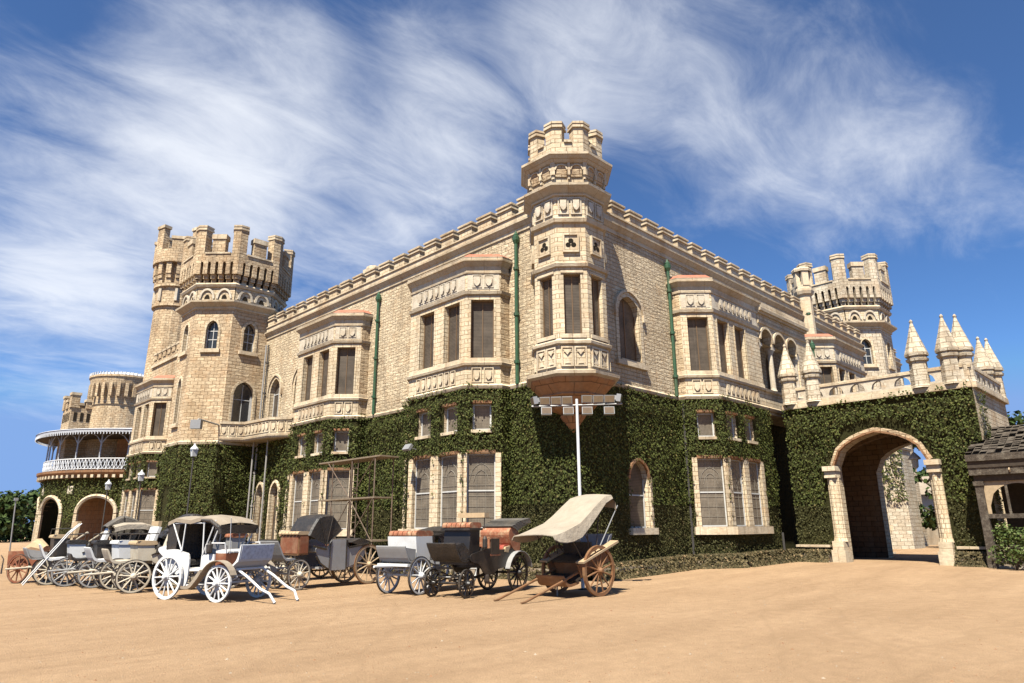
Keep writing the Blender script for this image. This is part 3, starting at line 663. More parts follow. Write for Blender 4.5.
# --- octagonal towers
def tower(c, label, low, door=True, body='ashlar_tower'):
    global XF
    XF = lambda p: (c[0]+(p[0]-c[0])*.921, c[1]+(p[1]-c[1])*.921, 1.8+(p[2]-1.8)*.943 if p[2] > 1.8 else p[2])
    r = bpy.data.objects.new('tower', None); COL.objects.link(r); r.parent = palace; r['label'] = label
    A = 3.15; p = octo(c, A); L = 2*A*math.tan(math.pi/8); mb = MB(); tm = MB()
    for i in range(8):
        a, b = p[i], p[(i+1) % 8]; T = ((b[0]-a[0])/L, (b[1]-a[1])/L); W = Wall(a, T, (T[1], -T[0])); ops = []
        hi = op(L/2-.42, L/2+.42, 13.5, 15.5, 14.9) if i in (3, 4, 5, 6) else None
        if hi: ops.append(hi)
        dr = op(L/2-.72, L/2+.72, 8.3, 11.4, 10.5) if (i == 6 and door) else None
        if dr: ops.append(dr)
        sd_ = op(L/2-.32, L/2+.32, 8.6, 11.7, 11.1) if i == 4 and door else None
        if sd_: ops.append(sd_)
        W.panel(mb, L, 7.2, 16.6, ops, body, 'ashlar', .3)
        W.panel(mb, L, -.3, 7.2, [], 'ivy_back' if low else body)
        if not low and i in (4, 5): IVY.append((Wall(XF((*a, 0))[:2], W.T, W.N), 0, L*.921, 3.3, 7.0, [], 1, 'far'))
        if low and i in (3, 4, 5, 6):
            Wv = Wall(XF((*a, 0))[:2], W.T, W.N); IVY.append((Wv, 0, L*.921, .3, 6.8, [dict(u0=.75, u1=1.6, v0=0, v1=4.4)] if i == 4 else [], 1, 'mid'))
        for o in ops:
            W.band(tm, o['arch'], .16, .05, 'ashlar', legs=o['v0']); W.slab(tm, o['u0']-.25, o['u1']+.25, o['v0']-.25, o['v0'], -.02, .16, 'trim')
        if hi: W.window(r, hi, style='glass_dark', frame='frame_white', muntin=1, transom=(14.2, 14.8))
        if dr: W.window(r, dr, 'door', style='glass_dark', frame='frame_white', fw=.16, muntin=1, transom=10.2, label='white double balcony door under a dark fanlight')
        if sd_: W.window(r, sd_)
        # white arcaded frieze under the crown
        W.panel(tm, L, 16.9, 17.85, [], 'ashlar', d=.07)
        for k in range(2):
            u = L*(.27+.46*k); ar = archpts(u-.42, u+.42, 17.0, 17.62, 'round', 10)
            W.band(tm, ar, .14, .10, 'white_trim', .07); tm.poly([W.at(x, y, .085) for x, y in archpts(u-.2, u+.2, 17.02, 17.34, 'tudor', 6)], 'painted_shade')  # dark arch patch laid on the frieze as painted shade
    oprof(tm, c, [(7.12, A), (7.14, A+.10), (7.30, A+.14), (7.38, A)], 'trim', top=False)
    oprof(tm, c, [(16.3, A), (16.32, A+.08), (16.40, A+.10), (16.44, A+.06), (16.66, A+.40), (16.70, A+.46), (16.82, A+.48), (16.86, A+.2), (16.95, A+.07)], 'trim', top=False)
    oprof(tm, c, [(17.82, A+.07), (17.86, A+.2), (18.02, A+.28), (18.14, A+.2), (18.16, A)], 'trim', top=False)
    mb.build('wall', r); tm.build('cornice', r)
    cr = MB(); B = A+.47
    oprof(cr, c, [(18.1, A), (19.75, A)], 'painted_shade', top=False)  # dark ring behind the corbels paints the shade of the slots
    p2 = octo(c, B); L2 = 2*B*math.tan(math.pi/8)
    for i in range(8):
        a, b = p2[i], p2[(i+1) % 8]; T = ((b[0]-a[0])/L2, (b[1]-a[1])/L2); W = Wall(a, T, (T[1], -T[0])); n = 5
        for k in range(n+1):                          # corbels
            u = L2*(.06+.88*k/n); hw = .155
            for z0, z1, d0, d1 in ((18.1, 18.4, -.5, -.36), (18.4, 18.7, -.5, -.18), (18.7, 19.62, -.5, -.004)):
                if k in (0, n): W.slab(cr, u-hw*1.2, u+hw*1.2, z0, z1, d0, d1, body)
                else: W.slab(cr, u-hw, u+hw, z0, z1, d0, d1, body)
            if k < n:
                v = L2*(.06+.88*(k+1)/n); ar = archpts(u+hw, v-hw, 19.42, 19.62, 'round', 6)
                for (x, y), (x2, y2) in zip(ar[:-1], ar[1:]): cr.poly([W.at(x, y, -.006), W.at(x2, y2, -.006), W.at(x2, 19.63, -.006), W.at(x, 19.63, -.006)], body)
    oprof(cr, c, [(19.6, A), (19.6, B), (20.2, B)], body, top=True)
    crown_merlons(cr, c, B, .55, 20.18, 22.3, .52, .34, body, small=(.46, 21.6))
    cr.build('battlement', r); XF = None
    return r
tower((-1.2, 29.0), 'octagonal tower with tall battlements at the far end of the left wall', True)
tower((34.4, 1.7), 'octagonal tower with tall battlements rising behind the porch', False, door=False, body='pale_stone')
# round stair turret behind the octagon
mb = MB(); cs = (.1, 45.0)
oprof(mb, cs, [(7, 1.9), (18.0, 1.78), (20.2, 1.75), (20.25, 1.95), (20.5, 1.95), (20.55, 1.75), (21.9, 1.78), (22.0, 2.0), (22.25, 2.0), (22.3, 1.75), (24.3, 1.75)], 'ashlar_tower', 20)
for k in range(16):
    a = 2*math.pi*k/16; X, Y = Vector((math.cos(a), math.sin(a), 0)), Vector((-math.sin(a), math.cos(a), 0))
    for z, d, h_ in ((22.5, 1.9, .22), (22.9, 2.02, .2), (23.6, 2.08, .55)): mb.obox((cs[0]+X.x*(d-.12), cs[1]+X.y*(d-.12), z), (X, Y, Vector((0, 0, 1))), (.22, .22, h_), 'ashlar_tower')
    if k % 2: mb.tube([(cs[0]+X.x*1.84, cs[1]+X.y*1.84, 20.7), (cs[0]+X.x*1.84, cs[1]+X.y*1.84, 21.8)], .16, 'white_trim', 6)
oprof(mb, cs, [(24.1, 1.75), (24.12, 2.3), (25.3, 2.3)], 'ashlar_tower', 20)
for k in range(8):
    a = 2*math.pi*(k+.3)/8; X, Y = Vector((math.cos(a), math.sin(a), 0)), Vector((-math.sin(a), math.cos(a), 0)); hh = 1.0 if k % 2 == 0 else .45
    mb.obox((cs[0]+X.x*2.02, cs[1]+X.y*2.02, 25.3+hh), (X, Y, Vector((0, 0, 1))), (.26, .46, hh), 'ashlar_tower'); mb.obox((cs[0]+X.x*2.02, cs[1]+X.y*2.02, 25.3+2*hh+.13), (X, Y, Vector((0, 0, 1))), (.34, .55, .13), 'trim')
mb.build('turret', palace, label='slim round stair turret behind the left octagonal tower')
# --- wing beyond the left tower, with its bay
WW = Wall((-1.5, 31.5), (0, 1), (-1, 0)); mb = MB()
WW.panel(mb, 12.5, 7.2, 15.3, [], 'ashlar_tower'); WW.panel(mb, 12.5, -.3, 7.2, [], 'ivy_back'); IVY.append((WW, 0, 5.6, .3, 7.1, [], 1, 'far'))
WW.slab(mb, 0, 12.5, 14.7, 14.9, -.4, .12, 'trim'); WW.slab(mb, 0, 12.5, 14.9, 15.3, -.4, -.002, 'ashlar_tower')
for k in range(12): WW.slab(mb, .3+k*1.02, .95+k*1.02, 15.3, 15.75, -.4, .06, 'ashlar_tower'); WW.slab(mb, .25+k*1.02, 1.0+k*1.02, 15.75, 15.9, -.45, .1, 'trim')
mb.poly([(-1.5, 44, -.3), (6, 44, -.3), (6, 44, 15), (-1.5, 44, 15)], 'ashlar_tower')
mould(mb, [(-1.5, 31.5), (-1.5, 44)], [(7.14, 0), (7.16, .1), (7.3, .13), (7.36, 0)], -1, 'trim'); mb.build('wall', palace)
bay(WW, 5.4, label='bay window left of the octagonal tower', ivy='far')
# --- balcony between bay and tower
def balcony():
    r = bpy.data.objects.new('balcony', None); COL.objects.link(r); r.parent = palace; r['label'] = 'stone balcony with shield panels in front of the arched doors'
    pts = [(0, 21.45), (-.95, 22.6), (-1.2, 25.4), (-2.45, 26.15)]
    mb = MB(); mb.prism([(0.02, 21.5), (-.93, 22.62), (-1.18, 25.42), (-2.4, 26.15), (.02, 26.15)], 7.02, 7.2, 'trim'); mb.build('floor', r)
    mb = MB()
    for i in range(3):
        a, b = pts[i], pts[i+1]; L = math.hypot(b[0]-a[0], b[1]-a[1]); T = ((b[0]-a[0])/L, (b[1]-a[1])/L); W = Wall(a, T, (-T[1], T[0]))
        W.slab(mb, 0, L, 7.2, 8.08, -.22, 0, 'ashlar')
        k = (3, 7, 3)[i]
        for j in range(k): x = L*(j+.5)/k; W.sunk(mb, x-.2, x+.2, 7.36, 8.0, 'trim', .04, .04); W.shield(mb, x, 7.68, .24, .4, 'trim', .06)
    mould(mb, pts, [(6.98, -.1), (7.02, .06), (7.12, .12), (7.26, .14), (7.3, 0)], -1, 'trim'); mould(mb, pts, [(8.04, 0), (8.06, .09), (8.22, .11), (8.24, -.3)], -1, 'trim')
    mb.build('railing', r)
    for k, (x, y) in enumerate(((-.5, 23.6), (-.6, 25.3))):
        q = MB(); q.tube([(x, y, 0), (x, y, 7.02)], .05, 'pipe_grey'); q.build('post', r)
balcony()
# --- loggia on the right wall, above the porch side
def loggia():
    r = bpy.data.objects.new('loggia', None); COL.objects.link(r); r.parent = palace; r['label'] = 'arcaded loggia of three round arches on white columns'
    x0, x1, y = 12.6, 18.4, -1.52; W = Wall((x0, y), (1, 0), (0, -1)); mb = MB()
    ops = [op(.12+1.48*k, 1.42+1.48*k, 8.25, 11.35, 10.72, 'round') for k in range(3)]
    W.panel(mb, x1-x0, 10.55, 12.3, [dict(o, v0=10.55) for o in ops], 'ashlar', 'ashlar', .4)
    W.slab(mb, 4.5, x1-x0, 8.2, 10.55, -.4, -.002, 'ashlar')
    W.slab(mb, 0, x1-x0, 7.3, 8.1, -.3, -.002, 'ashlar'); mb.build('wall', r)
    t = MB()
    mould(t, [(x0, y), (x1, y)], [(7.14, 0), (7.14, .10), (7.26, .15), (7.34, .06), (7.36, 0)], 1, 'trim')
    mould(t, [(x0, y), (x1, y)], [(8.04, 0), (8.08, .10), (8.2, .13), (8.22, -.35)], 1, 'trim')
    mould(t, [(x0, y), (x1, y)], [(11.55, 0), (11.58, .07), (11.7, .1), (11.72, .02)], 1, 'trim')
    mould(t, [(x0, y), (x1, y)], [(12.1, 0), (12.1, .12), (12.2, .14), (12.2, .24), (12.34, .26), (12.38, .1), (12.75, .08), (12.8, -.3)], 1, 'trim')
    for o in ops: W.band(t, o['arch'], .12, .08, 'trim')
    t.build('cornice', r)
    f = MB(); f.box((x0, y+.02, 7.0), (x1, 0, 7.25), 'trim'); f.box((x0, y+.02, 12.3), (x1, 0, 12.5), 'trim'); f.build('floor', r)
    for k in range(4):
        u = .02+1.48*k; q = MB(); q.smooth = False
        q.lathe([(.17, 8.22), (.19, 8.3), (.15, 8.36), (.135, 8.45), (.125, 10.15), (.13, 10.2), (.19, 10.32), (.21, 10.4), (.15, 10.42)], (x0+u if k else x0+.1, y+.2, 0), 'white_trim', 10)
        q.box(((x0+u if k else x0+.1)-.2, y, 10.4), ((x0+u if k else x0+.1)+.2, y+.4, 10.55), 'white_trim'); q.build('column', r)
loggia()
# slim pilaster turret at the end of the loggia
mb = MB(); cp = (22.55, -.2)
oprof(mb, cp, [(7.3, .42), (15.6, .38), (15.7, .5), (15.9, .56), (16.05, .56), (16.1, .45), (16.3, .44)], 'trim')
for k in range(4):
    a = math.pi/4+k*math.pi/2; mb.obox((cp[0]+.36*math.cos(a), cp[1]+.36*math.sin(a), 16.75), (Vector((math.cos(a), math.sin(a), 0)), Vector((-math.sin(a), math.cos(a), 0)), Vector((0, 0, 1))), (.12, .2, .5), 'trim')
oprof(mb, cp, [(17.2, .54), (17.35, .56), (17.45, .5), (17.5, .35)], 'trim'); oprof(mb, cp, [(16.3, .2), (17.3, .2)], 'trim'); mb.build('pilaster', palace)
# pipes
def pipe(x, y, m='pipe_green', z0=7.3, z1=13.3, r=.075, head=True, n=(-.7, -.7)):
    mb = MB(); mb.tube([(x, y, z0), (x, y, z1)], r, m, 8)
    for z in (z0+.9, z0+2.9, z0+4.9): mb.tube([(x, y, z-.06), (x, y, z+.06)], r*1.6, m, 8); mb.tube([(x, y-.16, z), (x, y+.16, z)], .02, 'pipe_dark', 5); mb.tube([(x-.16, y, z), (x+.16, y, z)], .02, 'pipe_dark', 5)
    if head: mb.lathe([(.08, z1-.05), (.15, z1+.10), (.16, z1+.26), (.11, z1+.30), (.12, z1+.36), (.06, z1+.44), (.02, z1+.56)], (x, y, 0), m, 8)
    return mb.build('drainpipe', palace)
pipe(-.14, 2.72, z1=13.35); pipe(-.14, 12.9, z1=13.25); pipe(6.92, -.14, z1=13.2); pipe(18.7, -1.75, z0=8.4, z1=11.2)
pipe(-.16, 25.75, 'pipe_grey', .3, 13.4, .06, False); pipe(-.12, 25.5, 'pipe_dark', 7.3, 13.4, .05, False)
mb = MB(); mb.tube([(1.2, 28.6, 17.6), (.9, 24.2, 14.4)], .10, 'paint_grey', 6); mb.build('brace', palace)
mb = MB()
for x, y in ((2.5, 17.6), (2.8, 20.9)): oprof(mb, (x, y), [(14, .5), (16.6, .5), (16.7, .62), (16.95, .62), (17.0, .45), (17.2, .42)], 'trim')
mb.build('chimney', palace)
# plinth along both walls
mb = MB()
WR.slab(mb, .75, 13.0, -.3, .40, .02, .55, 'stucco'); WL.slab(mb, .75, 20, -.3, .40, .02, .55, 'stucco')
bp_ = [(7.1, 0), (7.1, -.6), (8.1, -1.7), (12.3, -1.7), (12.3, 0)]
mb.prism(offs(bp_, .28, 1), -.3, .42, 'stucco'); mb.prism([(-.2+x*0-d, u) for u, d in ((3.1, 0), (3.1, .6), (4.2, 1.85), (8.2, 1.85), (9.3, .7), (9.3, 0))], -.3, .42, 'stucco')
mb.prism([(-.2-d, u+10.5) for u, d in ((3.1, 0), (3.1, .6), (4.2, 1.85), (8.2, 1.85), (9.3, .7), (9.3, 0))], -.3, .42, 'stucco')
mb.build('plinth', palace)
mb = MB(); mb.tube([(8.7, -1.62, .5), (8.7, -1.9, .5)], .03, 'pipe_dark'); mb.tube([(7.0, -.35, .4), (7.0, -.35, 7.1)], .05, 'pipe_dark', 6); mb.tube([(11.95, -1.95, .4), (11.95, -1.95, 1.5)], .05, 'pipe_dark', 6); mb.build('downpipe', palace)

# --- porch (porte-cochere) with roof terrace
def porch():
    r = bpy.data.objects.new('porch', None); COL.objects.link(r); r.parent = palace; r['label'] = 'ivy covered carriage porch with a wide arch and spired terrace'
    X0, X1, Y0, Y1, G = 13.3, 19.4, -2.05, -9.85, .2
    W = Wall((X0, Y0), (0, -1), (-1, 0)); E = Wall((X1, Y0), (0, -1), (1, 0)); S = Wall((X0, Y1), (1, 0), (0, -1))
    o = op(2.05, 5.8, G-.4, 5.72, 4.35); L = Y0-Y1; so_ = op(1.2, 4.2, G-.4, 5.6, 4.3)
    mb = MB(); W.panel(mb, L, G-.4, 7.2, [o], 'ivy_back', 'ashlar', .75); E.panel(mb, L, G-.4, 7.2, [o], 'ashlar', 'ashlar', .75)
    S.panel(mb, X1-X0, G-.4, 7.2, [so_], 'ashlar', 'ashlar', .7)
    mb.build('wall', r)
    inn = MB()
    inn.box((X0+.75, Y0-.02, G-.4), (X1-.75, Y0-.4, 6.3), 'vault_shade_stone'); inn.box((X0+.75, Y1+.72, G-.4), (X0+1.9, Y1+1.2, 6.3), 'ashlar_tower')
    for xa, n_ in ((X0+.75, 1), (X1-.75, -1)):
        Wi = Wall((xa, Y0), (0, -1), (n_, 0)); Wi.panel(inn, L, G-.4, 6.3, [o], 'vault_shade_stone', depth=.02)
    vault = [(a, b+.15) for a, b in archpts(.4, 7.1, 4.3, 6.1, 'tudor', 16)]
    inn.strip([[W.at(a, b, -.76) for a, b in vault], [W.at(a, b, -(X1-X0)+.76) for a, b in vault]], 'vault_shade_stone')
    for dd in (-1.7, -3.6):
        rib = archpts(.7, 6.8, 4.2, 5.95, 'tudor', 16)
        W.band(inn, rib, .3, .3, 'vault_shade_stone', dd); W.slab(inn, .35, .75, G, 4.2, dd-.2, dd+.3, 'vault_shade_stone')
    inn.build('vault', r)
    ro = MB(); ro.box((X0+.1, Y0, 7.2), (X1-.1, Y1+.1, 7.32), 'trim'); ro.build('roof', r)
    t = MB(); W.band(t, o['arch'], .20, .12, 'ashlar_tower'); W.band(t, [(u, v-.02) for u, v in o['arch']], .08, .2, 'brown_stone')
    t.build('arch', r)
    for u in (1.87, 5.98):
        q = MB()
        for du, dd in ((-.10, .14), (.10, .16), (0, .24), (.14 if u < 4 else -.14, .05)):
            x, y, _ = W.at(u+du, 0, dd-.1); q.lathe([(.17, 1.1), (.13, 1.3), (.125, 3.95)], (x, y, 0), 'ashlar', 10)
        W.slab(q, u-.29, u+.29, G-.3, .75, -.3, .42, 'trim'); W.slab(q, u-.24, u+.24, .75, 1.12, -.3, .36, 'trim'); W.slab(q, u-.22, u+.22, 1.12, 3.9, -.3, .06, 'ashlar')
        W.slab(q, u-.24, u+.24, 3.85, 3.95, -.3, .32, 'trim'); W.slab(q, u-.28, u+.28, 4.15, 4.36, -.3, .36, 'trim'); W.slab(q, u-.24, u+.24, 3.95, 4.15, -.3, .26, 'trim')
        q.build('column', r)
    # terrace edge and balustrade
    t = MB(); pts = [(X0, Y0), (X0, Y1), (X1, Y1), (X1, Y0)]
    mould(t, pts, [(7.12, 0), (7.14, .14), (7.28, .2), (7.4, .16), (7.42, -.35)], -1 if False else 1, 'trim') if False else None
    for Wl, Ln in ((W, L), (S, X1-X0), (E, L)):
        Wl.slab(t, -.0, Ln, 7.14, 7.36, -.4, .16, 'trim')
        Wl.slab(t, .2, Ln-.2, 8.02, 8.16, -.24, .03, 'trim'); Wl.slab(t, .2, Ln-.2, 7.36, 7.5, -.22, 0, 'trim')
        n = int(Ln/.9)
        for k in range(n):
            u0 = .2+(Ln-.4)*k/n; u1 = .2+(Ln-.4)*(k+1)/n; o2 = [op(u0+.12, u1-.12, 7.56, 7.98, 7.62, 'tudor')]
            Wq = Wall(Wl.at(u0, 0, -.02)[:2], Wl.T, Wl.N); Wq.panel(t, u1-u0, 7.5, 8.02, [op(.14, u1-u0-.14, 7.58, 7.96, 7.64)], 'white_trim', 'white_trim', .18)
            Wq2 = Wall(Wl.at(u0, 0, -.2)[:2], Wl.T, Wl.N); Wq2.panel(t, u1-u0, 7.5, 8.02, [op(.14, u1-u0-.14, 7.58, 7.96, 7.64)], 'white_trim', 'white_trim', .01)
            m_ = (u1-u0)/2; Wq.slab(t, m_-.035, m_+.035, 7.6, 7.94, -.16, -.02, 'white_trim')
    t.build('balustrade', r)
    for k, (x, y) in enumerate(((X0+.05, -2.42), (X0+.05, -3.55), (X0+.05, -8.05), (X0+.1, -9.2), (X0+.5, -9.6), (X1-.65, -9.4), (X1-.05, -9.62), (X1-.05, -8.05))):
        q = MB(); oprof(q, (x, y), [(7.36, .38), (7.5, .33), (8.48, .315), (8.52, .39), (8.62, .41), (8.66, .34), (8.72, .34), (8.74, .42), (8.84, .43), (8.90, .41), (9.6, .21), (10.22, .05), (10.30, .075), (10.40, .02)], 'pale_stone'); q.build('pinnacle', r)
    IVY.append((W, 0, L, .3, 7.12, [dict(u0=1.55, u1=6.3, v0=0, v1=4.4)]+[dict(u0=1.58+.22*j, u1=6.27-.22*j, v0=3, v1=4.62+.32*j, t=1) for j in range(1, 6)], 1, 'porch'))
    IVY.append((S, 0, .9, .3, 7.12, [], 1, 'porch'))
    p = MB(); W.slab(p, .0, 1.5, -.2, .58, .02, .5, 'stucco'); W.slab(p, 6.35, L, -.2, .58, .02, .5, 'stucco'); W.slab(p, .0, 1.5, .86, .96, .02, .34, 'trim'); W.slab(p, 6.35, L, .86, .96, .02, .34, 'trim'); p.build('plinth', r)
porch()

# --- round verandah at the far left
def onray_d(px, py, D):
    d = F*678.4 + RX*(px-512) + UP*(341.5-py); return CP+d*(D/math.hypot(d.x, d.y))
def rotunda():
    r = bpy.data.objects.new('rotunda', None); COL.objects.link(r); r.parent = palace; r['label'] = 'round ivy clad end of the palace carrying a white railed verandah'
    c = (7.2, 66.3); Rr = 10.6; n = 64
    def pt(a, rad): return (c[0]+rad*math.cos(a), c[1]+rad*math.sin(a))
    mb = MB(); a0, a1 = R_(120), R_(330)
    arches = [(R_(d), q) for d, q in ((168, 1.6), (193, 2.0), (224, 1.9), (252, 1.9), (280, 1.9))]
    # wall as facets, with arched openings cut by leaving gaps
    m = 84
    for i in range(m):
        a, b = a0+(a1-a0)*i/m, a0+(a1-a0)*(i+1)/m; am = (a+b)/2; lo = -.3
        for ac, hw in arches:
            t = abs(am-ac)*Rr/hw
            if t < 1: lo = max(lo, 3.3+1.6*math.sqrt(1-t*t))
        p, q = pt(a, Rr), pt(b, Rr); mb.poly([(*p, lo), (*q, lo), (*q, 6.9), (*p, 6.9)], 'ivy_back')
        p2, q2 = pt(a, Rr-.7), pt(b, Rr-.7)
        if lo > 0: mb.poly([(*p, lo), (*q, lo), (*q2, lo), (*p2, lo)], 'ashlar_tower')
    mb.build('wall', r)
    ar = MB()
    for ac, hw in arches:
        pts = [(hw*math.cos(math.pi*k/14), 3.3+1.6*math.sin(math.pi*k/14)) for k in range(15)]
        for s in (0,):
            for (u, v), (u2, v2) in zip(pts[:-1], pts[1:]):
                ar.tube([(*pt(ac+u/Rr, Rr+.08), v+.12), (*pt(ac+u2/Rr, Rr+.08), v2+.12)], .2, 'trim', 6)
        for s in (-1, 1): ar.tube([(*pt(ac+s*hw/Rr, Rr+.05), 0), (*pt(ac+s*hw/Rr, Rr+.05), 3.35)], .22, 'ashlar', 6)
    for d in (180, 208, 238): ar.lathe([(.02, 0), (.34, .0), (.36, .04), (.02, .05)], (0, 0, 0), 'trim', 12, cap=False) if False else ar.obox((*pt(R_(d), Rr+.05), 5.6), (Vector((*pt(R_(d), 1), 0))-Vector((*c, 0)), Vector((-math.sin(R_(d)), math.cos(R_(d)), 0)), Vector((0, 0, 1))), (.08, .34, .38), 'white_trim')
    ar.build('arch', r)
    mb = MB()
    def rg(prof, mm, mbx): mbx.strip([[(*pt(a0+(a1-a0)*i/n, Rr+d), z) for i in range(n+1)] for z, d in prof], mm)
    rg([(6.7, .0), (6.75, .25), (6.95, .3), (7.0, .55), (7.2, .7), (7.42, .72), (7.46, -1)], 'brown_stone', mb)
    for i in range(60):
        a = a0+(a1-a0)*i/60; X = Vector((math.cos(a), math.sin(a), 0)); Y = Vector((-math.sin(a), math.cos(a), 0)); mb.obox((*pt(a, Rr+.42), 6.85), (X, Y, Vector((0, 0, 1))), (.2, .14, .14), 'trim')
    mb.build('cornice', r)
    mb = MB(); rg([(7.46, .3), (7.46, -9.5)], 'stucco', mb); rg([(7.46, -4.5), (11.2, -4.5)], 'brown_stone', mb); rg([(-.3, -3.2), (7.4, -3.2)], 'brown_stone', mb); mb.build('room', r)
    rl = MB(); rg([(7.55, .25), (7.62, .25)], 'paint_white', rl); rg([(8.48, .22), (8.5, .3), (8.58, .3), (8.6, .2)], 'paint_white', rl)
    for i in range(110):
        a = a0+(a1-a0)*i/110; b = a0+(a1-a0)*(i+1)/110
        rl.tube([(*pt(a, Rr+.25), 7.55), (*pt(b, Rr+.25), 8.5)], .035, 'lattice_white', 4, False); rl.tube([(*pt(b, Rr+.25), 7.55), (*pt(a, Rr+.25), 8.5)], .035, 'lattice_white', 4, False)
        if i % 2 == 0: rl.tube([(*pt(a, Rr+.25), 7.5), (*pt(a, Rr+.25), 8.52)], .03, 'paint_white', 4, False)
    rl.build('railing', r)
    for i in range(15):
        a = a0+(a1-a0)*(i+.3)/15; q = MB(); x, y = pt(a, Rr+.1); q.tube([(x, y, 7.46), (x, y, 11.1)], .075, 'zinc_white', 6)
        for s in (-1, 1): q.tube([(x, y, 10.0), (*pt(a+s*.05, Rr+.1), 10.7), (*pt(a+s*.11, Rr+.1), 11.0)], .05, 'zinc_white', 5)
        q.build('column', r)
    cv = MB(); rg([(10.95, 1.25), (11.2, 1.3), (11.25, 1.35), (11.3, 1.3), (12.0, -3.5), (12.5, -8)], 'zinc_white', cv); rg([(11.0, 1.2), (11.0, -4.6)], 'wood_dark', cv)
    for i in range(150):
        a = a0+(a1-a0)*i/150; cv.tube([(*pt(a, Rr+1.3), 10.75), (*pt(a, Rr+1.3), 11.0)], .05, 'zinc_white', 4)
    cv.build('canopy', r)
    # round keep and square turret that rise behind
    k = MB(); kc = (1.5, 61.6); kc = (6.4, 69.0)
    kc = tuple(onray_d(127, 380, 85)[:2])
    oprof(k, kc, [(7.4, 2.95), (14.6, 2.9), (14.7, 3.0), (16.0, 3.0), (16.9, 3.35), (17.5, 3.45), (17.6, 3.55), (17.8, 3.55)], 'ashlar_tower', 28)
    for i in range(28):
        a = 2*math.pi*i/28; X = Vector((math.cos(a), math.sin(a), 0)); Y = Vector((-math.sin(a), math.cos(a), 0)); k.obox((kc[0]+X.x*3.15, kc[1]+X.y*3.15, 16.2), (X, Y, Vector((0, 0, 1))), (.32, .16, .7), 'ashlar_tower'); k.obox((kc[0]+X.x*2.66, kc[1]+X.y*2.66, 17.8), (X, Y, Vector((0, 0, 1))), (.05, .5, .5), 'painted_shade') if False else None
    k.build('keep', r)
    d = MB()
    for i in range(60):
        a = 2*math.pi*i/60; d.tube([(kc[0]+3.5*math.cos(a), kc[1]+3.5*math.sin(a), 17.8), (kc[0]+3.5*math.cos(a), kc[1]+3.5*math.sin(a), 18.1)], .07, 'zinc_white', 4)
    oprof(d, kc, [(17.75, 3.5), (18.1, 3.0), (18.4, 1.8), (18.5, .1)], 'zinc_white', 28); d.build('dome', r)
    q = MB(); qc = tuple(onray_d(87, 402, 86)[:2])
    q.box((qc[0]-1.7, qc[1]-1.7, 7.5), (qc[0]+1.7, qc[1]+1.7, 14.3), 'ashlar_tower')
    for sx in (-1, 0, 1):
        for sy in (-1, 0, 1):
            if sx or sy:
                h = 15.6 if sx and sy else 15.0
                q.box((qc[0]+sx*1.42-.4, qc[1]+sy*1.42-.4, 14.3), (qc[0]+sx*1.42+.4, qc[1]+sy*1.42+.4, h), 'ashlar_tower'); q.box((qc[0]+sx*1.42-.47, qc[1]+sy*1.42-.47, h), (qc[0]+sx*1.42+.47, qc[1]+sy*1.42+.47, h+.28), 'trim')
    for i in range(5): q.box((qc[0]-1.73, qc[1]-1.4+i*.6, 12.9), (qc[0]-1.6, qc[1]-1.1+i*.6, 13.8), 'painted_shade'); q.box((qc[0]-1.4+i*.6, qc[1]-1.73, 12.9), (qc[0]-1.1+i*.6, qc[1]-1.6, 13.8), 'painted_shade')  # slots are solid dark blocks, their shade painted by colour
    q.build('turret', r)
    for d0, d1 in ((165, 195), (196, 226), (228, 258), (260, 290)):
        T0, T1 = pt(R_(d0), Rr), pt(R_(d1), Rr)
    segs = 24
    for i in range(segs):
        a, b = a0+(a1-a0)*i/segs, a0+(a1-a0)*(i+1)/segs; p, q_ = pt(a, Rr), pt(b, Rr); L = math.hypot(q_[0]-p[0], q_[1]-p[1]); T = ((q_[0]-p[0])/L, (q_[1]-p[1])/L)
        hol = []
        for ac, hw in arches:
            for k2 in range(8):
                t0, t1 = -1.15+2.3*k2/8, -1.15+2.3*(k2+1)/8; tm = abs((t0+t1)/2); h = 3.4+1.85*math.sqrt(max(0, 1-min(1, tm)**2))
                u0, u1 = ((ac+t0*hw/Rr)-a)*Rr, ((ac+t1*hw/Rr)-a)*Rr
                if u1 > 0 and u0 < L: hol.append(dict(u0=u0-.02, u1=u1+.02, v0=-1, v1=h+.12, t=1))
        IVY.append((Wall(p, T, (T[1], -T[0])), 0, L, .3, 6.7, hol, 1, 'far'))
rotunda()

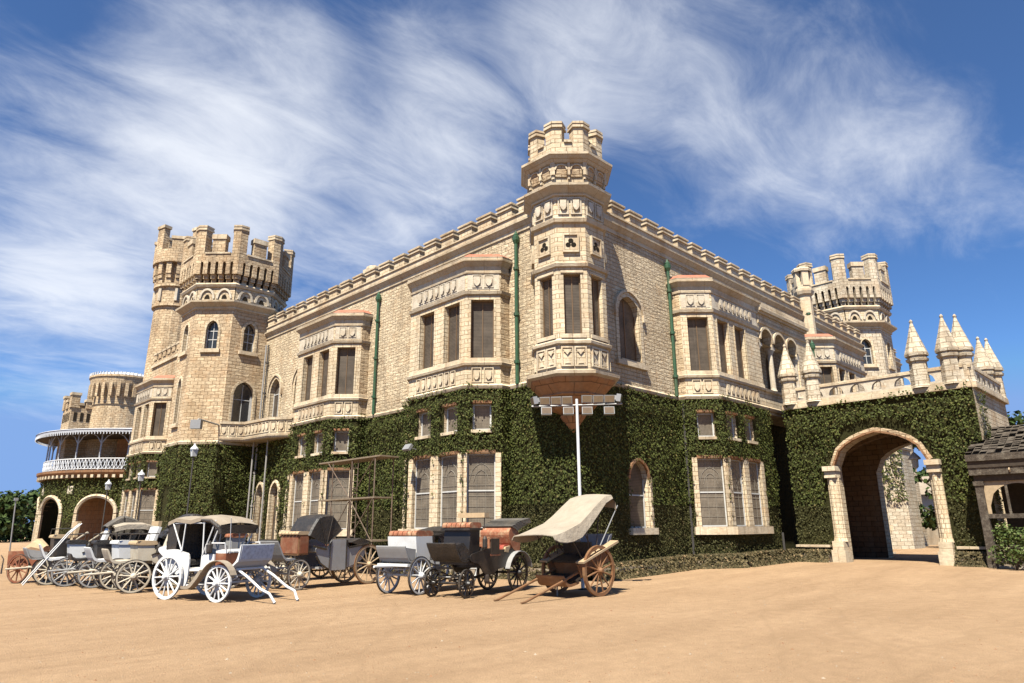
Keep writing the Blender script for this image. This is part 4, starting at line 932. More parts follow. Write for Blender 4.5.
# ------------------------------------------------------------------ ivy
def ivy():
    rnd = random.Random(3); mb = MB()
    DENS = dict(near=300, mid=190, far=75, porch=200); SIZE = dict(near=(.048, .092), mid=(.06, .112), far=(.09, .17), porch=(.056, .108))
    from mathutils import noise
    for W, u0, u1, z0, z1, holes, dn, zone in IVY:
        area = (u1-u0)*(z1-z0); lo, hi = SIZE[zone]; T = Vector((*W.T, 0)); Nn = Vector((*W.N, 0)); Z = Vector((0, 0, 1))
        for _ in range(int(area*DENS[zone])):
            u, v = rnd.uniform(u0, u1), rnd.uniform(z0, z1)
            rg = .07*math.sin(v*9+u*3)+.05*math.sin(u*13-v*5)
            if any(o['u0']+rg*(not o.get('t')) < u < o['u1']-rg*(not o.get('t')) and o['v0']+rg < v < o['v1']-rg*.8 for o in holes): continue
            P = Vector(W.at(u, v)); nz = noise.noise(P*1.3)*.5+.5; nz2 = noise.noise(P*.55+Vector((7, 3, 1)))*.5+.5
            thick = (.06+.62*max(0, nz2-.18)*nz) if v > 2.65 else (.05+.12*nz)
            if v > z1-.25 and noise.noise(P*2.2+Vector((1, 5, 2))) > .12: P.z += rnd.uniform(0, .30)
            if v > 6.3: thick += .08
            d = .03+thick*(.25+.75*rnd.random())
            P += Nn*d; s = rnd.uniform(lo, hi)*(1 if v > 2.65 else .8)
            nn = (Nn+Vector((rnd.gauss(0, .42), rnd.gauss(0, .42), rnd.gauss(.30, .42)))).normalized()
            X = nn.cross(Vector((rnd.gauss(0, .4), rnd.gauss(0, .4), -1))).normalized(); Y = nn.cross(X)
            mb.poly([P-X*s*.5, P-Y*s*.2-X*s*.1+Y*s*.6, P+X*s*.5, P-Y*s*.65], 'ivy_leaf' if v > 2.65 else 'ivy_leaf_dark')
    o = mb.build('ivy', None, uv=False); tag(o, 'dense dark green ivy covering the ground floor walls', 'ivy', kind='stuff')
ivy()

# ------------------------------------------------------------------ weeds along the plinth
def weeds():
    rnd = random.Random(11); mb = MB()
    lines = [((.3, -.45), (7.0, -.5), 1.0), ((6.75, -.75), (8.05, -2.05), 1), ((8.2, -1.98), (12.5, -2.0), 1.0), ((12.5, -2.0), (13.2, -2.0), .6), ((12.8, -2.0), (12.75, -3.6), 1), ((12.75, -8.35), (12.75, -9.9), 1), ((-.45, .3), (-.5, 3.2), 1.0), ((-.6, 3.2), (-1.9, 4.2), .7),
             ((-1.95, 4.2), (-1.95, 8.2), 1), ((-.6, 9.3), (-.6, 13.6), 1), ((-1.95, 14.8), (-1.95, 18.6), .8), ((-.6, 19.6), (-.6, 28), .8)]
    for a, b, wd in lines:
        L = math.hypot(b[0]-a[0], b[1]-a[1]); tx, ty = (b[0]-a[0])/L, (b[1]-a[1])/L
        for _ in range(int(L*900)):
            u = rnd.random()*L; d = rnd.uniform(-.35, .38)*wd
            x, y = a[0]+tx*u-ty*d, a[1]+ty*u+tx*d
            side = -1 if abs(tx) > abs(ty) else 1
            x, y = a[0]+tx*u, a[1]+ty*u
            ox, oy = (0, -1) if abs(tx) > .75 else ((-1, 0) if abs(ty) > .95 else (-.7, -.7))
            h = .46*(1-smooth01((d+.05)/.40)) if d > -.05 else .45
            x += ox*d; y += oy*d; z = gz(x, y)+h*rnd.uniform(.55 if d > .02 else .9, 1.12)
            s = rnd.uniform(.05, .13); nn = Vector((ox+rnd.gauss(0, .6), oy+rnd.gauss(0, .6), .7+rnd.gauss(0, .5))).normalized()
            X = nn.cross(Vector((rnd.gauss(0, 1), rnd.gauss(0, 1), .3))).normalized(); Y = nn.cross(X); P = Vector((x, y, z+.02))
            mb.poly([P-X*s*.5, P-Y*s*.25, P+X*s*.5, P+Y*s*.7], 'weed_leaf')
    tag(mb.build('weeds', None, uv=False), 'low weeds and creeper spilling over the stone plinth', 'weeds', kind='stuff')
weeds()

# ------------------------------------------------------------------ carriages
def child(mb, name, root, loc=None, rot=None, label=None):
    o = mb.build(name, root, uv=False, loc=loc, label=label)
    if rot: o.rotation_euler = rot
    return o
WHEELS = {}
def wheel(root, x, y, r, spoke, tyre, n=12, steer=0, wd=.05):
    key = (round(r, 3), spoke, tyre, n)
    if key not in WHEELS:
        a = MB(); a.ring((0, 0, 0), r*.865, r*.965, -wd/2, wd/2, spoke, 30)
        for k in range(n):
            t = 2*math.pi*k/n+.1; c, s = math.cos(t), math.sin(t)
            a.tube([(c*r*.1, 0, s*r*.1), (c*r*.5, 0, s*r*.5), (c*r*.88, 0, s*r*.88)], [.030, .024, .020], spoke, 6)
        a.lathe([(.035, -.14), (.06, -.13), (.085, -.06), (.10, -.05), (.10, .05), (.085, .06), (.06, .13), (.035, .14)], (0, 0, 0), spoke, 12, 'y')
        b = MB(); b.ring((0, 0, 0), r*.962, r, -wd*.55, wd*.55, tyre, 30)
        WHEELS[key] = (a.mesh('wheel', False), b.mesh('tyre', False))
    wm, tm = WHEELS[key]
    o = bpy.data.objects.new('wheel', wm); COL.objects.link(o); o.parent = root; o.location = (x, y, r); o.rotation_euler = (0, random.random()*.6, steer)
    t = bpy.data.objects.new('tyre', tm); COL.objects.link(t); t.parent = o
def spring(mb, x0, x1, y, z, m, h=.12):
    for s in (1, -1):
        mb.tube([(x0+(x1-x0)*k/8, y, z+s*h*math.sin(math.pi*k/8)) for k in range(9)], .022, m, 5)
def chassis(root, wb, tr, rf, rr, m, spoke, tyre, steer=0, n=12):
    for sx, r in ((wb/2, rf), (-wb/2, rr)):
        for s in (1, -1):
            c, sn = (math.cos(steer), math.sin(steer)) if sx > 0 else (1, 0)
            wheel(root, sx-sn*s*tr/2, c*s*tr/2, r, spoke, tyre, n, steer if sx > 0 else 0)
    mb = MB(); c, sn = math.cos(steer), math.sin(steer)
    mb.tube([(wb/2+sn*tr/2, -c*tr/2, rf), (wb/2-sn*tr/2, c*tr/2, rf)], .035, m, 7); mb.tube([(-wb/2, -tr/2, rr), (-wb/2, tr/2, rr)], .035, m, 7)
    mb.tube([(wb/2, 0, rf+.06), (0, 0, (rf+rr)/2+.02), (-wb/2, 0, rr+.02)], .03, m, 6)
    mb.tube([(wb/2+.3*math.cos(k*math.pi/8), .3*math.sin(k*math.pi/8), rf+.17) for k in range(17)], .02, m, 5)
    for s in (1, -1):
        mb.tube([(wb/2-.05, s*.2, rf+.16), (.1, s*.12, (rf+rr)/2)], .02, m, 5); mb.tube([(wb/2, s*tr*.3, rf), (wb/2, s*tr*.3, rf+.3)], .02, m, 5)
    child(mb, 'undercarriage', root)
    for sx, r in ((wb/2, rf), (-wb/2, rr)):
        for s in (1, -1):
            q = MB(); spring(q, sx-.42, sx+.42, s*tr*.33, r+.15, m); child(q, 'spring', root)
def cushion(root, x0, x1, y0, y1, z0, z1, m, name='cushion', label=None):
    mb = MB(); r = min(.05, (z1-z0)*.45)
    k = 6
    for j in range(k):                               # tufted rolls side by side
        a, b = y0+(y1-y0)*j/k, y0+(y1-y0)*(j+1)/k; g = .012
        mb.extr([(x0, z0), (x1, z0), (x1, z1-r), (x1-r, z1), (x0+r, z1), (x0, z1-r)], a+g, b-g, m)
    child(mb, name, root, label=label)
def shafts(root, pts_l, r, m, y):
    for s in (1, -1):
        q = MB(); q.tube([(p[0], s*(y+p[3] if len(p) > 3 else y), p[2] if len(p) > 2 else p[1]) for p in pts_l], r, m, 7); child(q, 'shaft', root)
def fender(root, cx, r, y, a0, a1, z, wd, m):
    mb = MB(); pts = []
    for k in range(11):
        a = R_(a0+(a1-a0)*k/10); pts.append((cx+r*math.cos(a), z+r*math.sin(a)))
    for (x, zz), (x2, z2) in zip(pts[:-1], pts[1:]):
        mb.poly([(x, y-wd/2, zz), (x2, y-wd/2, z2), (x2, y+wd/2, z2), (x, y+wd/2, zz)], m); mb.poly([(x, y-wd/2, zz-.02), (x2, y-wd/2, z2-.02), (x2, y+wd/2, z2-.02), (x, y+wd/2, zz-.02)], m)
        for s in (-1, 1): mb.poly([(x, y+s*wd/2, zz), (x2, y+s*wd/2, z2), (x2, y+s*wd/2, z2-.02), (x, y+s*wd/2, zz-.02)], m)
    child(mb, 'fender', root)
def bow_hood(root, px, pz, rad, a0, a1, hw, m, name='hood', nb=4, m2=None, thick=.03):
    # carriage hood: bows fanned about a pivot, cloth stretched between, closed at the sides
    mb = MB(); rows = []
    K = 10
    for k in range(K+1):
        a = R_(a0+(a1-a0)*k/K); x, z = px+rad*math.cos(a), pz+rad*math.sin(a)
        sag = -.035*math.sin(math.pi*((k*nb/K) % 1)); x += sag*math.cos(a); z += sag*math.sin(a)
        rows.append([(x-(x-px)*.05, -hw, z-(z-pz)*.05), (x, -hw*.86, z), (x, 0, z+.015), (x, hw*.86, z), (x-(x-px)*.05, hw, z-(z-pz)*.05)])
    mb.strip(rows, m)
    inner = [[(px+(p[0]-px)*.95, p[1]*.96, pz+(p[2]-pz)*.95) for p in r] for r in rows]; mb.strip(inner, m2 or m)
    for e in (0, -1):
        for i in range(4): mb.poly([rows[e][i], rows[e][i+1], inner[e][i+1], inner[e][i]], m)
    for s, i in ((-1, 0), (1, 4)):
        for r, r2 in zip(rows[:-1], rows[1:]): mb.poly([r[i], r2[i], (px, s*hw, pz)], m)
    child(mb, name, root)
    for k in range(nb+1):
        a = R_(a0+(a1-a0)*k/nb); q = MB()
        for s in (-1, 1): q.tube([(px, s*(hw+.02), pz), (px+rad*.97*math.cos(a), s*(hw+.02), pz+rad*.97*math.sin(a))], .014, 'iron', 5)
        child(q, 'hood_bow', root)
def seatbox(root, x0, x1, hw, z0, z1, m, name='seat_box'):
    q = MB(); q.box((x0, -hw, z0), (x1, hw, z1), m); child(q, name, root)
def panel_part(root, pts, y0, y1, m, name, label=None):
    q = MB(); q.extr(pts, y0, y1, m); return child(q, name, root, label=label)
G_C = 'horse carriages parked before the palace'

# --- white coach with a taupe canopy
def white_coach(x, y, hd):
    r = empty('carriage', (x, y, gz(x, y)), 'white wedding coach with taupe canopy roof and curved white shafts touching the ground', 'carriage', hd, G_C)
    chassis(r, 1.95, 1.36, .46, .58, 'paint_white', 'paint_white', 'paint_white', 0, 14)
    q = MB()
    for s in (-1, 1):
        q.extr([(-1.30, 1.28), (-1.36, 1.0), (-1.18, .74), (-.62, .62), (-.60, .36), (-.30, .34), (-.28, 1.18), (-.62, 1.24), (-.85, 1.30)], s*.60, s*.56, 'paint_white')
        q.extr([(.16, .60), (.34, .62), (.66, .95), (.64, 1.18), (.16, 1.16)], s*.60, s*.56, 'paint_white')
    q.box((-1.3, -.56, .74), (.6, .56, .80), 'paint_white'); q.box((-.62, -.58, .36), (.2, .58, .40), 'paint_white'); q.box((-1.34, -.56, .8), (-1.28, .56, 1.28), 'paint_white'); q.box((.58, -.56, .8), (.63, .56, 1.16), 'paint_white')
    child(q, 'body', r)
    cushion(r, -1.24, -.72, -.52, .52, .84, 1.02, 'leather_black'); q = MB(); q.extr([(-1.28, 1.0), (-1.14, 1.02), (-1.24, 1.52), (-1.36, 1.5)], -.54, .54, 'leather_black'); child(q, 'backrest', r)
    cushion(r, .18, .56, -.52, .52, .84, 1.0, 'red_brown')
    q = MB(); q.extr([(-1.72, 1.24), (-1.40, 1.05), (-1.30, 1.05), (-1.30, 1.42), (-1.45, 1.38), (-1.7, 1.34)], -.5, .5, 'paint_white'); child(q, 'luggage_boot', r)
    q = MB(); pr = [(-1.25, 2.02), (-.95, 2.12), (-.35, 2.06), (.05, 2.14), (.45, 2.10), (.82, 1.92)]
    rows = [[(a, yy, z+.07*(1-(yy/.64)**2)) for yy in (-.64, -.35, 0, .35, .64)] for a, z in pr]; q.strip(rows, 'canvas_taupe'); q.strip([[(a, yy, z-.03) for a, yy, z in rw] for rw in rows], 'leather_black')
    for i in (0, 4):
        for a, b in zip(rows[:-1], rows[1:]): q.poly([a[i], b[i], (b[i][0], b[i][1], b[i][2]-.10), (a[i][0], a[i][1], a[i][2]-.10)], 'canvas_taupe')
    child(q, 'canopy', r)
    q = MB(); q.extr([(.80, 1.93), (.84, 1.93), (.80, 1.72), (.72, 1.70), (.74, 1.95)], -.63, .63, 'leather_black'); q.box((-1.26, -.60, 1.3), (-1.22, .60, 2.0), 'leather_black'); [q.extr([(-1.24, 1.3), (-.88, 1.3), (-.80, 2.04), (-1.24, 2.02)], e*.60, e*.59, 'leather_black') for e in (-1, 1)]; [q.tube([(.05, e*.63, 2.06), (.45, e*.64, 2.03), (.78, e*.64, 1.86), (.84, e*.63, 1.70)], [.03, .05, .06, .04], 'leather_black', 6) for e in (-1, 1)]; child(q, 'curtain', r)
    for s in (-1, 1):
        for a, b in (((-.62, 1.24), (-1.1, 2.05)), ((-.62, 1.24), (-.55, 2.05)), ((.2, 1.16), (.15, 2.1)), ((.2, 1.16), (.6, 2.05)), ((.42, 1.2), (.76, 1.9))):
            p = MB(); p.tube([(a[0], s*.6, a[1]), (b[0], s*.62, b[1])], .020, 'paint_white', 6); child(p, 'canopy_post', r)
    p = MB()
    for s in (-1, 1): p.tube([(-1.05, s*.61, 1.98), (.2, s*.61, 1.98)], .014, 'paint_white', 5); p.tube([(.34, s*.62, 1.2), (.36, s*.66, 1.42), (.46, s*.66, 1.46), (1.0, s*.60, 1.46), (1.02, s*.58, 1.28)], .018, 'paint_white', 5)
    child(p, 'handrail', r)
    q = MB(); q.box((.64, -.55, .80), (1.02, .55, 1.2), 'red_brown'); child(q, 'driver_box', r); cushion(r, .62, 1.06, -.55, .55, 1.2, 1.3, 'paint_white')
    q = MB(); q.extr([(1.02, .80), (1.22, .78), (1.46, .98), (1.52, 1.0), (1.58, 1.42), (1.55, 1.43), (1.46, 1.03), (1.20, .84), (1.02, .85)], -.58, .58, 'paint_white'); child(q, 'dashboard', r)
    q = MB(); q.extr([(1.515, 1.05), (1.535, 1.05), (1.59, 1.40), (1.57, 1.40)], -.54, .54, 'lattice_white'); child(q, 'lattice_panel', r)
    for s in (-1, 1):
        fender(r, .975, .62, s*.70, 25, 150, .42, .2, 'canvas_taupe'); q = MB(); q.extr([(.44, .73), (.30, .55), (.05, .30), (-.28, .30), (-.28, .36), (.0, .38), (.22, .62), (.40, .82)], s*.60, s*.80, 'canvas_taupe'); child(q, 'step', r)
        q = MB(); q.lathe([(.05, 1.2), (.075, 1.24), (.075, 1.42), (.04, 1.48), (.02, 1.52)], (.52, s*.67, 0), 'iron', 8); child(q, 'lantern', r)
    q = MB(); q.box((.70, .62, .92), (.96, .80, 1.24), 'blue_cloth'); child(q, 'cloth', r, label='bright blue cloth hung over the fender')
    shafts(r, [(1.0, 0, .72, -.05), (1.35, 0, .80, 0), (1.75, 0, .62, .02), (2.25, 0, .34, .03), (2.55, 0, .24, .02), (2.68, 0, .06, -.02), (2.72, 0, .03, -.02)], .034, 'paint_white', .42)
    q = MB(); q.tube([(1.35, -.46, .80), (1.35, .46, .80)], .032, 'paint_white'); child(q, 'crossbar', r)
    q = MB(); q.tube([(1.1, -.5, 1.2), (1.3, -.75, 2.1)], .012, 'paint_white', 5); child(q, 'whip', r)
hA = R_(-71)
def place(px, hd, wb, near, tr): pass
white_coach(-10.92, 3.82, hA)

# --- black wagonette with orange seats
def black_wagon(x, y, hd):
    r = empty('carriage', (x, y, gz(x, y)), 'black open carriage with high driver seat and orange upholstered rear seat', 'carriage', hd, G_C)
    chassis(r, 2.5, 1.10, .37, .52, 'paint_black', 'paint_black', 'tyre', R_(6))
    q = MB()
    for s in (-1, 1): q.extr([(-1.45, .92), (-1.1, .72), (-.3, .68), (-.1, .55), (.35, .55), (.55, .8), (1.0, .86), (1.0, 1.0), (.55, 1.06), (.2, 1.12), (-.5, 1.06), (-1.5, 1.12)], s*.52, s*.48, 'paint_black')
    q.box((-1.45, -.48, .72), (.4, .48, .78), 'paint_black'); q.box((.4, -.48, .8), (1.1, .48, .86), 'paint_black'); child(q, 'body', r)
    q = MB(); q.extr([(.52, .86), (1.02, .86), (.92, 1.5), (.50, 1.5)], -.46, .46, 'paint_black'); child(q, 'driver_box', r)
    cushion(r, .46, 1.0, -.50, .50, 1.52, 1.64, 'cushion_orange'); q = MB(); q.box((.44, -.52, 1.48), (1.04, .52, 1.525), 'paint_black'); child(q, 'seat_board', r)
    q = MB(); q.box((.1, -.46, 1.74), (.34, .5, 1.84), 'cushion_tan'); child(q, 'backrest', r)
    q = MB()
    for s in (-1, 1): q.tube([(.22, s*.4, 1.5), (.2, s*.4, 1.76)], .015, 'iron', 5)
    child(q, 'backrest_post', r)
    q = MB(); q.extr([(1.02, .86), (1.38, .86), (1.66, 1.22), (1.63, 1.25), (1.34, .91), (1.02, .91)], -.5, .5, 'leather_black'); child(q, 'dashboard', r)
    for s in (-1, 1): q = MB(); q.extr([(1.02, .92), (1.32, .92), (1.58, 1.2), (1.3, 1.24), (1.0, 1.06)], s*.50, s*.48, 'leather_black'); child(q, 'side_panel', r)
    q = MB(); q.box((-.06, -.5, .9), (.1, .5, 1.34), 'cushion_orange'); child(q, 'front_backrest', r); cushion(r, .1, .45, -.48, .48, 1.0, 1.12, 'leather_black')
    q = MB(); q.box((-.35, .462, .98), (.05, .53, 1.3), 'wood_dark'); q.box((-.40, .46, .95), (.1, .525, .99), 'cushion_orange'); q.box((-.40, .46, 1.29), (.1, .525, 1.33), 'cushion_orange'); child(q, 'door', r)
    cushion(r, -1.2, -.62, -.48, .48, .98, 1.16, 'cushion_red'); q = MB(); q.extr([(-1.35, .95), (-.98, 1.1), (-.80, 1.42), (-1.0, 1.56), (-1.3, 1.5), (-1.45, 1.2)], -.53, .53, 'cushion_orange'); child(q, 'rear_backrest', r)
    q = MB(); q.extr([(-.80, 1.0), (-.62, 1.02), (-.66, 1.12), (-.90, 1.14)], -.53, .53, 'cushion_tan'); child(q, 'piping', r)
    q = MB()
    for k in range(5): q.extr([(-1.25-.1*k, 1.46+.035*k), (-.92-.11*k, 1.56+.03*k), (-1.5-.1*k, 1.66+.02*k), (-1.75-.06*k, 1.6+.01*k)], -.56-.004*k, .56+.004*k, 'hood_grey')
    child(q, 'folded_hood', r)
    for s in (-1, 1): fender(r, -1.25, .62, s*.60, 15, 165, .52, .17, 'paint_grey'); q = MB(); q.lathe([(.05, 1.1), (.07, 1.14), (.07, 1.3), (.03, 1.36)], (.42, s*.58, 0), 'iron', 8); child(q, 'lantern', r)
    q = MB(); q.extr([(.3, .55), (.3, .30), (-.05, .30), (-.05, .34), (.26, .34), (.26, .55)], .46, .62, 'iron'); child(q, 'step', r)
black_wagon(-5.27, -.70, R_(191))

# --- white carriage beside it
def white_open(x, y, hd):
    r = empty('carriage', (x, y, gz(x, y)), 'white open carriage with orange cushions and black folded hood beside the black one', 'carriage', hd, G_C)
    chassis(r, 2.1, 1.15, .52, .60, 'paint_white', 'paint_white', 'tyre', R_(4), 12)
    q = MB()
    for s in (-1, 1): q.extr([(-1.3, 1.2), (-1.1, .82), (-.4, .74), (.55, .78), (.6, .95), (.3, 1.12), (-.4, 1.08)], s*.55, s*.51, 'paint_white')
    q.box((-1.15, -.51, .78), (.55, .51, .84), 'paint_white'); child(q, 'body', r)
    q = MB(); q.extr([(.42, .86), (1.12, .86), (1.2, 1.36), (.5, 1.36)], -.55, .55, 'paint_white'); q.box((.40, -.57, .86), (.44, .57, 1.36), 'paint_black'); child(q, 'driver_box', r)
    cushion(r, .42, 1.18, -.54, .54, 1.36, 1.48, 'cushion_orange')
    q = MB(); q.extr([(1.1, .86), (1.46, .82), (1.66, 1.16), (1.62, 1.18), (1.42, .87), (1.1, .90)], -.56, .56, 'paint_grey'); child(q, 'dashboard', r)
    for s in (-1, 1): q = MB(); q.extr([(1.2, .88), (1.43, .87), (1.61, 1.14), (1.2, 1.10)], s*.56, s*.54, 'paint_grey'); child(q, 'side_panel', r)
    q = MB(); q.box((.95, -.58, .76), (1.55, .58, .81), 'paint_white'); child(q, 'footboard', r)
    cushion(r, -1.1, -.6, -.5, .5, .96, 1.12, 'leather_black'); q = MB(); q.extr([(-1.2, 1.05), (-1.02, 1.1), (-1.12, 1.5), (-1.3, 1.48)], -.53, .53, 'leather_black'); child(q, 'backrest', r)
    q = MB()
    for k in range(4): q.extr([(-.35-.16*k, 1.28+.05*k), (.28-.1*k, 1.38+.03*k), (-.55-.1*k, 1.48+.03*k), (-.95-.1*k, 1.40)], -.6, .6, 'leather_black')
    q.extr([(-.3, .8), (.2, 1.3), (.28, 1.36), (-.5, 1.34), (-.9, 1.0)], -.59, -.57, 'leather_black'); q.extr([(-.3, .8), (.2, 1.3), (.28, 1.36), (-.5, 1.34), (-.9, 1.0)], .57, .59, 'leather_black')
    child(q, 'folded_hood', r)
    q = MB(); q.tube([(1.0, .0, .76), (2.25, 0, .80)], .035, 'paint_white'); q.tube([(1.5, -.45, .8), (1.5, .45, .8)], .03, 'paint_white'); child(q, 'draught_pole', r)
white_open(-5.7, 1.0, R_(191))

# --- silver landau with a raised black hood
def landau(x, y, hd):
    r = empty('carriage', (x, y, gz(x, y)), 'silver landau with black trim, raised black hood and terracotta driver box', 'carriage', hd, G_C)
    chassis(r, 2.75, 1.12, .45, .64, 'paint_white', 'paint_cream', 'tyre', R_(5)) if False else None
    for s in (1, -1):
        wheel(r, 1.38, s*.56, .46, 'paint_cream', 'tyre', 12, R_(5)); wheel(r, -1.45, s*.58, .64, 'wood_pale', 'wood_warm', 12)
    q = MB(); q.tube([(1.38, -.56, .46), (1.38, .56, .46)], .035, 'paint_cream'); q.tube([(-1.45, -.58, .64), (-1.45, .58, .64)], .035, 'wood_warm'); q.tube([(1.38, 0, .55), (0, 0, .5), (-1.45, 0, .66)], .03, 'iron'); child(q, 'undercarriage', r)
    for sx, z in ((1.38, .62), (-1.45, .8)):
        for s in (-1, 1): q = MB(); spring(q, sx-.42, sx+.42, s*.38, z, 'paint_cream'); child(q, 'spring', r)
    q = MB()
    for s in (-1, 1):
        q.extr([(-1.35, 1.14), (-1.2, .78), (-.42, .56), (.28, .56), (.62, .78), (.86, 1.12), (.35, 1.04), (.2, 1.22), (-.42, 1.22), (-.55, 1.06)], s*.58, s*.54, 'paint_silver')
    q.box((-1.2, -.54, .58), (.62, .54, .64), 'paint_silver'); child(q, 'body', r)
    for s in (-1, 1):
        q = MB(); q.extr([(-.42, .52), (.22, .52), (.2, 1.28), (-.4, 1.28)], s*.60, s*.585, 'paint_silver'); child(q, 'door', r)
        q = MB(); q.tube([(.92, s*.6, 1.14), (.4, s*.6, 1.06), (.22, s*.6, 1.26), (.25, s*.6, .56), (.62, s*.6, .74), (.8, s*.6, .9)], .025, 'paint_black', 5); q.tube([(-1.4, s*.6, 1.16), (-.55, s*.6, 1.08), (-.44, s*.6, 1.26), (-.44, s*.6, .54)], .025, 'paint_black', 5); child(q, 'black_trim', r)
    cushion(r, -1.15, -.65, -.5, .5, .98, 1.1, 'cushion_red'); cushion(r, .3, .75, -.5, .5, .98, 1.12, 'paint_cream')
    bow_hood(r, .38, 1.16, .74, 18, 150, .56, 'leather_black', nb=3)
    q = MB(); q.extr([(-.62, 1.2), (-1.05, 1.3), (-1.5, 1.22), (-1.2, 1.08)], -.6, .6, 'leather_black'); child(q, 'folded_hood', r)
    q = MB(); q.box((1.0, -.46, .94), (1.38, .46, 1.40), 'wood_warm'); child(q, 'driver_box', r); q = MB(); q.box((1.04, .465, .98), (1.35, .48, 1.37), 'red_brown'); q.box((1.382, -.43, .98), (1.40, .43, 1.37), 'red_brown'); child(q, 'box_panel', r)
    cushion(r, .95, 1.46, -.50, .50, 1.40, 1.48, 'cushion_tan')
    q = MB(); q.extr([(1.5, .84), (1.9, .82), (2.2, 1.26), (2.17, 1.28), (1.88, .87), (1.5, .89)], -.5, .5, 'paint_grey'); child(q, 'dashboard', r)
    q = MB(); q.tube([(1.3, 0, .62), (2.7, 0, .72), (2.95, 0, .72)], .035, 'paint_white'); q.tube([(2.2, -.5, .68), (2.2, .5, .68)], .028, 'paint_white'); child(q, 'draught_pole', r)
landau(-6.85, 5.12, R_(190))

# --- grey wagon behind the white coach
def grey_wagon(x, y, hd, label, box='paint_white', seat='cushion_orange', dash='paint_grey', spoke='paint_cream', hood=None, fringe=False, wb=1.9, rf=.48, rr=.56, tall=True, pole=True, dh=1.26):
    r = empty('carriage', (x, y, gz(x, y)), label, 'carriage', hd, G_C)
    chassis(r, wb, 1.1, rf, rr, 'paint_grey', spoke, 'tyre', R_(random.uniform(-6, 6)), 12)
    q = MB()
    for s in (-1, 1): q.extr([(-1.25, 1.16), (-1.05, .82), (-.4, .74), (.5, .78), (.6, .98), (.2, 1.1), (-.5, 1.04)], s*.54, s*.50, box)
    q.box((-1.1, -.5, .78), (.5, .5, .84), box); child(q, 'body', r)
    zt = 1.34 if tall else 1.20
    q = MB(); q.extr([(.46, .86), (.92, .86), (.98, zt), (.50, zt)], -.46, .46, box); child(q, 'driver_box', r)
    cushion(r, .42, 1.04, -.50, .50, zt, zt+.10, seat)
    q = MB()
    for s in (-1, 1): q.tube([(-1.22, s*.55, 1.17), (-.5, s*.55, 1.06), (.2, s*.55, 1.11), (.58, s*.55, .98)], .018, 'paint_black', 5); q.tube([(.46, s*.5, zt+.1), (.44, s*.53, zt+.26), (.98, s*.53, zt+.24), (1.0, s*.5, zt+.1)], .013, 'iron', 5)
    child(q, 'rail', r)
    q = MB(); q.tube([(-1.1, -.52, .8), (-1.15, -.52, .62), (-.7, -.5, .5)], .02, 'iron', 5); q.tube([(-1.1, .52, .8), (-1.15, .52, .62), (-.7, .5, .5)], .02, 'iron', 5); q.extr([(.2, .5), (.48, .5), (.48, .54), (.2, .54)], -.66, -.5, 'iron'); child(q, 'step', r)
    for s in (-1, 1): q = MB(); q.lathe([(.04, 1.0), (.06, 1.03), (.06, 1.17), (.03, 1.22), (.012, 1.27)], (.42, s*.60, 0), 'iron', 8); child(q, 'lantern', r)
    cushion(r, -1.05, -.55, -.5, .5, .94, 1.1, seat)
    q = MB(); q.extr([(.28, 1.36), (.38, 1.36), (.34, 1.78), (.22, 1.78)], -.42, .42, 'cushion_tan' if tall else box) if tall else q.extr([(-1.16, 1.05), (-1.0, 1.1), (-1.1, 1.5), (-1.25, 1.48)], -.52, .52, box); child(q, 'backrest', r)
    q = MB(); q.extr([(1.0, .84), (1.6, .80), (1.60+(dh-.8)*.56, dh), (1.56+(dh-.8)*.56, dh+.02), (1.56, .85), (1.0, .89)], -.42 if not tall else -.54, .42 if not tall else .54, dash); child(q, 'dashboard', r)
    for s in (-1, 1) if tall else (): q = MB(); q.extr([(1.1, .86), (1.58, .84), (1.58+(dh-.82)*.5, dh-.02), (1.12, dh-.1)], s*.54, s*.52, dash); child(q, 'side_panel', r)
    if hood: bow_hood(r, -.62, 1.14, .78, 40, 172, .56, hood, nb=3)
    if fringe:
        q = MB(); rows = [[(a, yy, z+.05*(1-(yy/.62)**2)) for yy in (-.62, -.3, 0, .3, .62)] for a, z in ((-.75, 1.60), (-.35, 1.68), (.2, 1.68), (.55, 1.61))]; q.strip(rows, 'canvas'); q.strip([[(a, b, z-.03) for a, b, z in w_] for w_ in rows], 'canvas_taupe')
        for i in (0, 4):
            for a, b in zip(rows[:-1], rows[1:]): q.poly([a[i], b[i], (b[i][0], b[i][1], b[i][2]-.12), (a[i][0], a[i][1], a[i][2]-.12)], 'canvas')
        child(q, 'canopy', r)
        for sx in (-.65, .45):
            for s in (-1, 1): q = MB(); q.tube([(sx, s*.55, .95), (sx, s*.58, 1.60)], .018, 'iron', 5); child(q, 'canopy_post', r)
    if not tall: q = MB(); q.extr([(-.06, 1.16), (.04, 1.14), (-.14, 1.62), (-.24, 1.60)], -.46, .46, box); child(q, 'seat_back', r); q = MB(); [q.extr([(-1.3-.05*k, 1.22+.05*k), (-.9-.07*k, 1.34+.05*k), (-1.25-.05*k, 1.5+.05*k), (-1.6-.04*k, 1.38+.05*k)], -.55, .55, 'leather_black', False) for k in range(3)]; child(q, 'folded_hood', r)
    if pole: q = MB(); q.tube([(.9, 0, .62), (2.2, 0, .55)], .032, spoke); q.tube([(1.5, -.45, .6), (1.5, .45, .6)], .026, spoke); child(q, 'draught_pole', r)
    for s in (-1, 1): fender(r, -wb/2, rr+.1, s*.62, 30, 150, rr, .14, 'paint_grey' if box != 'paint_black' else 'paint_black')
    return r
grey_wagon(-8.35, 7.3, R_(186), 'grey carriage with a high tan backrest standing behind the white coach', box='paint_grey', seat='cushion_orange')
